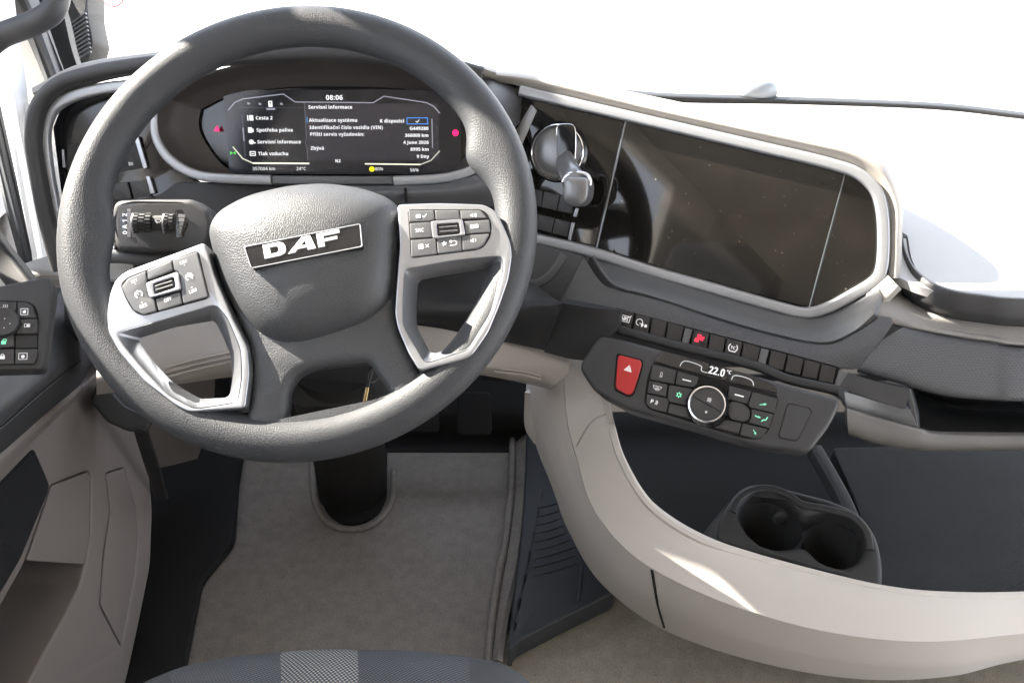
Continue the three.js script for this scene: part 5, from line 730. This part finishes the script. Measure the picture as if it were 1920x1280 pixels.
// ---------------------------------------------------------------- door
{
  const DF = new Face(PX(150, 950, -0.655), -82, 6), t = thing('door_panel', 'taupe driver door panel with dark armrest and pocket at the lower left', 'door panel', DF.hit(220, 1240)), d = (l) => l.map((q) => zD(...q));
  const grow = (l, k) => { const m = l.reduce((q, p) => [q[0] + p[0] / l.length, q[1] + p[1] / l.length], [0, 0]); return l.map((p) => { const e = Math.hypot(p[0] - m[0], p[1] - m[1]); return [m[0] + (p[0] - m[0]) * (1 + k / e), m[1] + (p[1] - m[1]) * (1 + k / e)]; }); };
  const pocket = d([[250, 293], [439, 217], [455, 242], [449, 560], [426, 690], [396, 800], [332, 930], [242, 1090], [134, 1290], [64, 1420], [-240, 1420], [-240, 1250], [0, 900], [118, 690], [240, 336]]), ins = d([[530, 236], [618, 208], [676, 400], [684, 560], [668, 760], [606, 1092], [500, 886], [520, 640], [552, 420]]);
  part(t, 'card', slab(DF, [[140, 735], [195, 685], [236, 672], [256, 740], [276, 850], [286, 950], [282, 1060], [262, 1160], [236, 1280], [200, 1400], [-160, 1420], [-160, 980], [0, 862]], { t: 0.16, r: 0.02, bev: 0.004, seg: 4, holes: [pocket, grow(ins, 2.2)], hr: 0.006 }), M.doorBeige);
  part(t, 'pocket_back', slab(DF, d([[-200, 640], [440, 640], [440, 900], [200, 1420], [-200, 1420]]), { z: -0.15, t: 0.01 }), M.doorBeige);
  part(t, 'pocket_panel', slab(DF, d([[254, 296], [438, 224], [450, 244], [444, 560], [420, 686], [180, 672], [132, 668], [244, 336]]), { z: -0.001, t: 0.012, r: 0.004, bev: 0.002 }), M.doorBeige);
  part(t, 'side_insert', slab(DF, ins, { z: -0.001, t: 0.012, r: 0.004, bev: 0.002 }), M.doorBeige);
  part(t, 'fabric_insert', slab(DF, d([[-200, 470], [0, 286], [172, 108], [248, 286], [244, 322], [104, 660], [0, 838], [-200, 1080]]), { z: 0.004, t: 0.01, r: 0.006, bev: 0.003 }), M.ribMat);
  const X = (l) => l.map(([a, b, x]) => PX(a, b, x));
  part(t, 'armrest', loft([X([[-70, 720, -0.66], [20, 650, -0.67], [80, 590, -0.69], [118, 540, -0.72], [150, 520, -0.74]]), X([[-70, 790, -0.595], [10, 735, -0.60], [80, 690, -0.615], [126, 640, -0.65], [160, 600, -0.69]]), X([[-70, 850, -0.585], [10, 790, -0.59], [90, 722, -0.61], [150, 680, -0.645], [184, 660, -0.68]]), X([[-70, 905, -0.605], [0, 852, -0.61], [80, 782, -0.63], [140, 730, -0.655], [192, 684, -0.69]])], { nu: 50, nv: 22, thick: 0.01 }), M.darkGrey);
  part(t, 'stitch_seam', sweep(X([[-40, 832, -0.583], [10, 796, -0.587], [60, 752, -0.597], [108, 712, -0.613], [150, 676, -0.642]]), ell(0.0012, 0.0012, 8), { N: V(1, 0.2, 0), n: 40 }), M.black);
  part(t, 'armrest_trim', loft([X([[-70, 900, -0.602], [0, 850, -0.607], [80, 780, -0.627], [140, 730, -0.652], [194, 684, -0.688]]), X([[-70, 920, -0.598], [0, 866, -0.603], [80, 794, -0.623], [140, 742, -0.648], [198, 692, -0.684]]), X([[-70, 945, -0.608], [0, 886, -0.613], [80, 808, -0.633], [140, 752, -0.66], [204, 698, -0.695]])], { nu: 40, nv: 10, thick: 0.008 }), M.doorBeige);
  part(t, 'sill_trim', loft([[P(30, 500, 1.10), P(62, 488, 1.12), P(95, 478, 1.14), P(112, 476, 1.15)], [P(26, 530, 1.06), P(70, 512, 1.07), P(108, 510, 1.09), P(130, 520, 1.10)], [P(40, 560, 1.08), P(90, 540, 1.09), P(120, 540, 1.10), P(140, 545, 1.11)]], { nu: 16, nv: 10, thick: 0.01 }), M.greyPad);
  part(t, 'window_frame', sweep([P(-60, 390, 1.04), P(-20, 452, 1.03), P(14, 496, 1.03), P(52, 545, 1.02)], rrect(0.015, 0.012, 0.006), { N: BF.clone().negate(), n: 20 }), M.black);
  part(t, 'sill_body', loft([X([[-60, 640, -0.70], [40, 560, -0.71], [110, 525, -0.74]]), X([[-60, 720, -0.66], [60, 640, -0.67], [130, 560, -0.72]])], { nu: 12, nv: 6, thick: 0.02 }), M.darkGrey);
}
{
  const SP = new Face(P(40, 610, 0.90), -28, 48), l = (q) => q.map((p) => zL(...p));
  const t = thing('door_switch_panel', 'black door switch panel with mirror joystick and window keys at the left edge', 'switch panel', SP.hit(60, 690));
  part(t, 'bezel', slab(SP, l([[-120, 318], [0, 290], [262, 238], [296, 262], [300, 330], [245, 745], [225, 768], [-120, 776]]), { t: 0.03, r: 0.005, bev: 0.003, seg: 4 }), M.darkGrey);
  part(t, 'well', slab(SP, l([[-110, 372], [150, 378], [196, 400], [214, 450], [214, 700], [196, 742], [-110, 744]]), { z: 0.001, t: 0.004, r: 0.004 }), M.matte);
  const B = (pts, key, a, b, mat) => { const k = part(t, 'key', slab(SP, l(pts), { z: 0.004, t: 0.006, r: 0.0015, bev: 0.0008 }), M.button); if (key) mark(k, SP.off(0.004), zL(...a), zL(...b), key, mat || inkWhite); };
  B([[-60, 382], [92, 384], [90, 476], [-60, 470]], 'heat', [-10, 412], [62, 410]);
  B([[98, 384], [150, 386], [186, 410], [206, 474], [96, 476]], 'sideWindow', [92, 440], [188, 438]);
  B([[98, 482], [210, 480], [211, 564], [92, 566]], 'pip', [112, 518], [192, 516]);
  B([[-60, 578], [76, 572], [78, 642], [-60, 648]], 'lockOpen', [-22, 610], [62, 608], inkGreen);
  B([[-60, 655], [78, 652], [78, 738], [-60, 738]], 'lockShut', [-30, 694], [52, 694]);
  B([[84, 654], [211, 652], [207, 706], [190, 737], [84, 737]], 'picture', [80, 695], [176, 693]);
  part(t, 'finger_well', slab(SP, l([[84, 574], [211, 572], [211, 646], [84, 648]]), { z: 0.0016, t: 0.004, r: 0.002 }), M.black);
  const j = part(t, 'joystick', lathe([[0.0165, 0.001], [0.0165, 0.006], [0.0150, 0.0085], [0.010, 0.0078], [0, 0.0074]], SP.hit(...zL(22, 506)), SP.N, 40), M.button);
  mark(j, SP.off(0.0084), zL(4, 478), zL(44, 478), 'dirUp', inkWhite); mark(j, SP.off(0.0084), zL(0, 532), zL(40, 532), 'dirDown', inkWhite); mark(j, SP.off(0.0084), zL(36, 508), zL(74, 506), 'dirRight', inkWhite); mark(j, SP.off(0.0084), zL(-34, 508), zL(4, 508), 'dirLeft', inkWhite);
}
{
  const t = thing('brake_mount', 'dark angular bracket with a strap below the dash beside the door', 'bracket', P(230, 800, 1.24)), F = new Face(P(228, 765, 1.24), -30, 30);
  part(t, 'bracket', slab(F, [[182, 716], [200, 722], [236, 762], [262, 772], [290, 786], [276, 812], [240, 810], [200, 792], [168, 752]], { t: 0.06, r: 0.006, bev: 0.006 }), M.black);
  part(t, 'strap', sweep([P(262, 800, 1.25), P(274, 840, 1.30), P(290, 890, 1.36), P(302, 930, 1.42)], rrect(0.012, 0.004, 0.003), { N: BF.clone().negate(), n: 20 }), M.black);
}
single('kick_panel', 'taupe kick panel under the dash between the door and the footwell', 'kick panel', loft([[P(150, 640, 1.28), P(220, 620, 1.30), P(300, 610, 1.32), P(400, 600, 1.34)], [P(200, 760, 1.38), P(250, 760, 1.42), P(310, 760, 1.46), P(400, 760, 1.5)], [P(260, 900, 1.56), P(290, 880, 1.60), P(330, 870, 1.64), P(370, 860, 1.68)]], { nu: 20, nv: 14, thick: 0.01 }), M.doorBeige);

// ---------------------------------------------------------------- driver seat, front edge
{
  const t = thing('driver_seat', 'dark blue grey fabric driver seat front with a dotted centre stripe at the bottom', 'seat', PY(600, 1300, 0.2));
  const E = [[236, 1300], [262, 1280], [330, 1247], [440, 1227], [530, 1217], [640, 1213], [760, 1215], [880, 1226], [940, 1240], [985, 1264], [1012, 1300]];
  const cy = (x) => { for (let i = 0; i < E.length - 1; i++) if (x <= E[i + 1][0]) { const k = (x - E[i][0]) / (E[i + 1][0] - E[i][0]); return E[i][1] + (E[i + 1][1] - E[i][1]) * k; } return E[E.length - 1][1]; };
  const pan = (x0, x1, name, mat, dip = 0) => { const xs = Array.from({ length: 9 }, (_, i) => x0 + (x1 - x0) * i / 8), puff = (x) => 0.006 * Math.sin(Math.PI * (x - x0) / (x1 - x0)) - 0.003; part(t, name, loft([xs.map((x) => PY(x, cy(x), 0.455).add(V(0, -0.14, 0.012))), xs.map((x) => PY(x, cy(x), 0.455).add(V(0, -0.05, -0.006))), xs.map((x) => PY(x, cy(x) + 4, 0.462).add(V(0, puff(x) * 0.4, 0))), xs.map((x) => PY(x, cy(x) + 50, 0.486 - dip).add(V(0, puff(x), 0))), xs.map((x) => PY(x, cy(x) + 160, 0.49 - dip))], { nu: 30, nv: 26, thick: 0.01 }), mat); };
  pan(238, 320, 'side_bolster', M.seatPlain); pan(320, 526, 'cushion_panel', M.fabric); pan(526, 671, 'centre_stripe', M.dots); pan(671, 880, 'cushion_panel', M.fabric); pan(880, 1010, 'side_bolster', M.seatPlain);
  const rb = (w, h, l, x, y, z, tilt) => { const g = new RoundedBoxGeometry(w, h, l, 5, 0.045); g.rotateX(tilt); g.translate(x, y, z); return plain(g); };
  part(t, 'cushion', rb(0.44, 0.12, 0.40, -0.21, 0.40, -0.16, 0.03), M.seatPlain); part(t, 'backrest', rb(0.46, 0.72, 0.13, -0.24, 0.80, 0.16, 0.16), M.seatPlain); part(t, 'pedestal', rb(0.30, 0.34, 0.34, -0.22, 0.17, -0.12, 0), M.matte);
}

renderer.render(scene, camera);
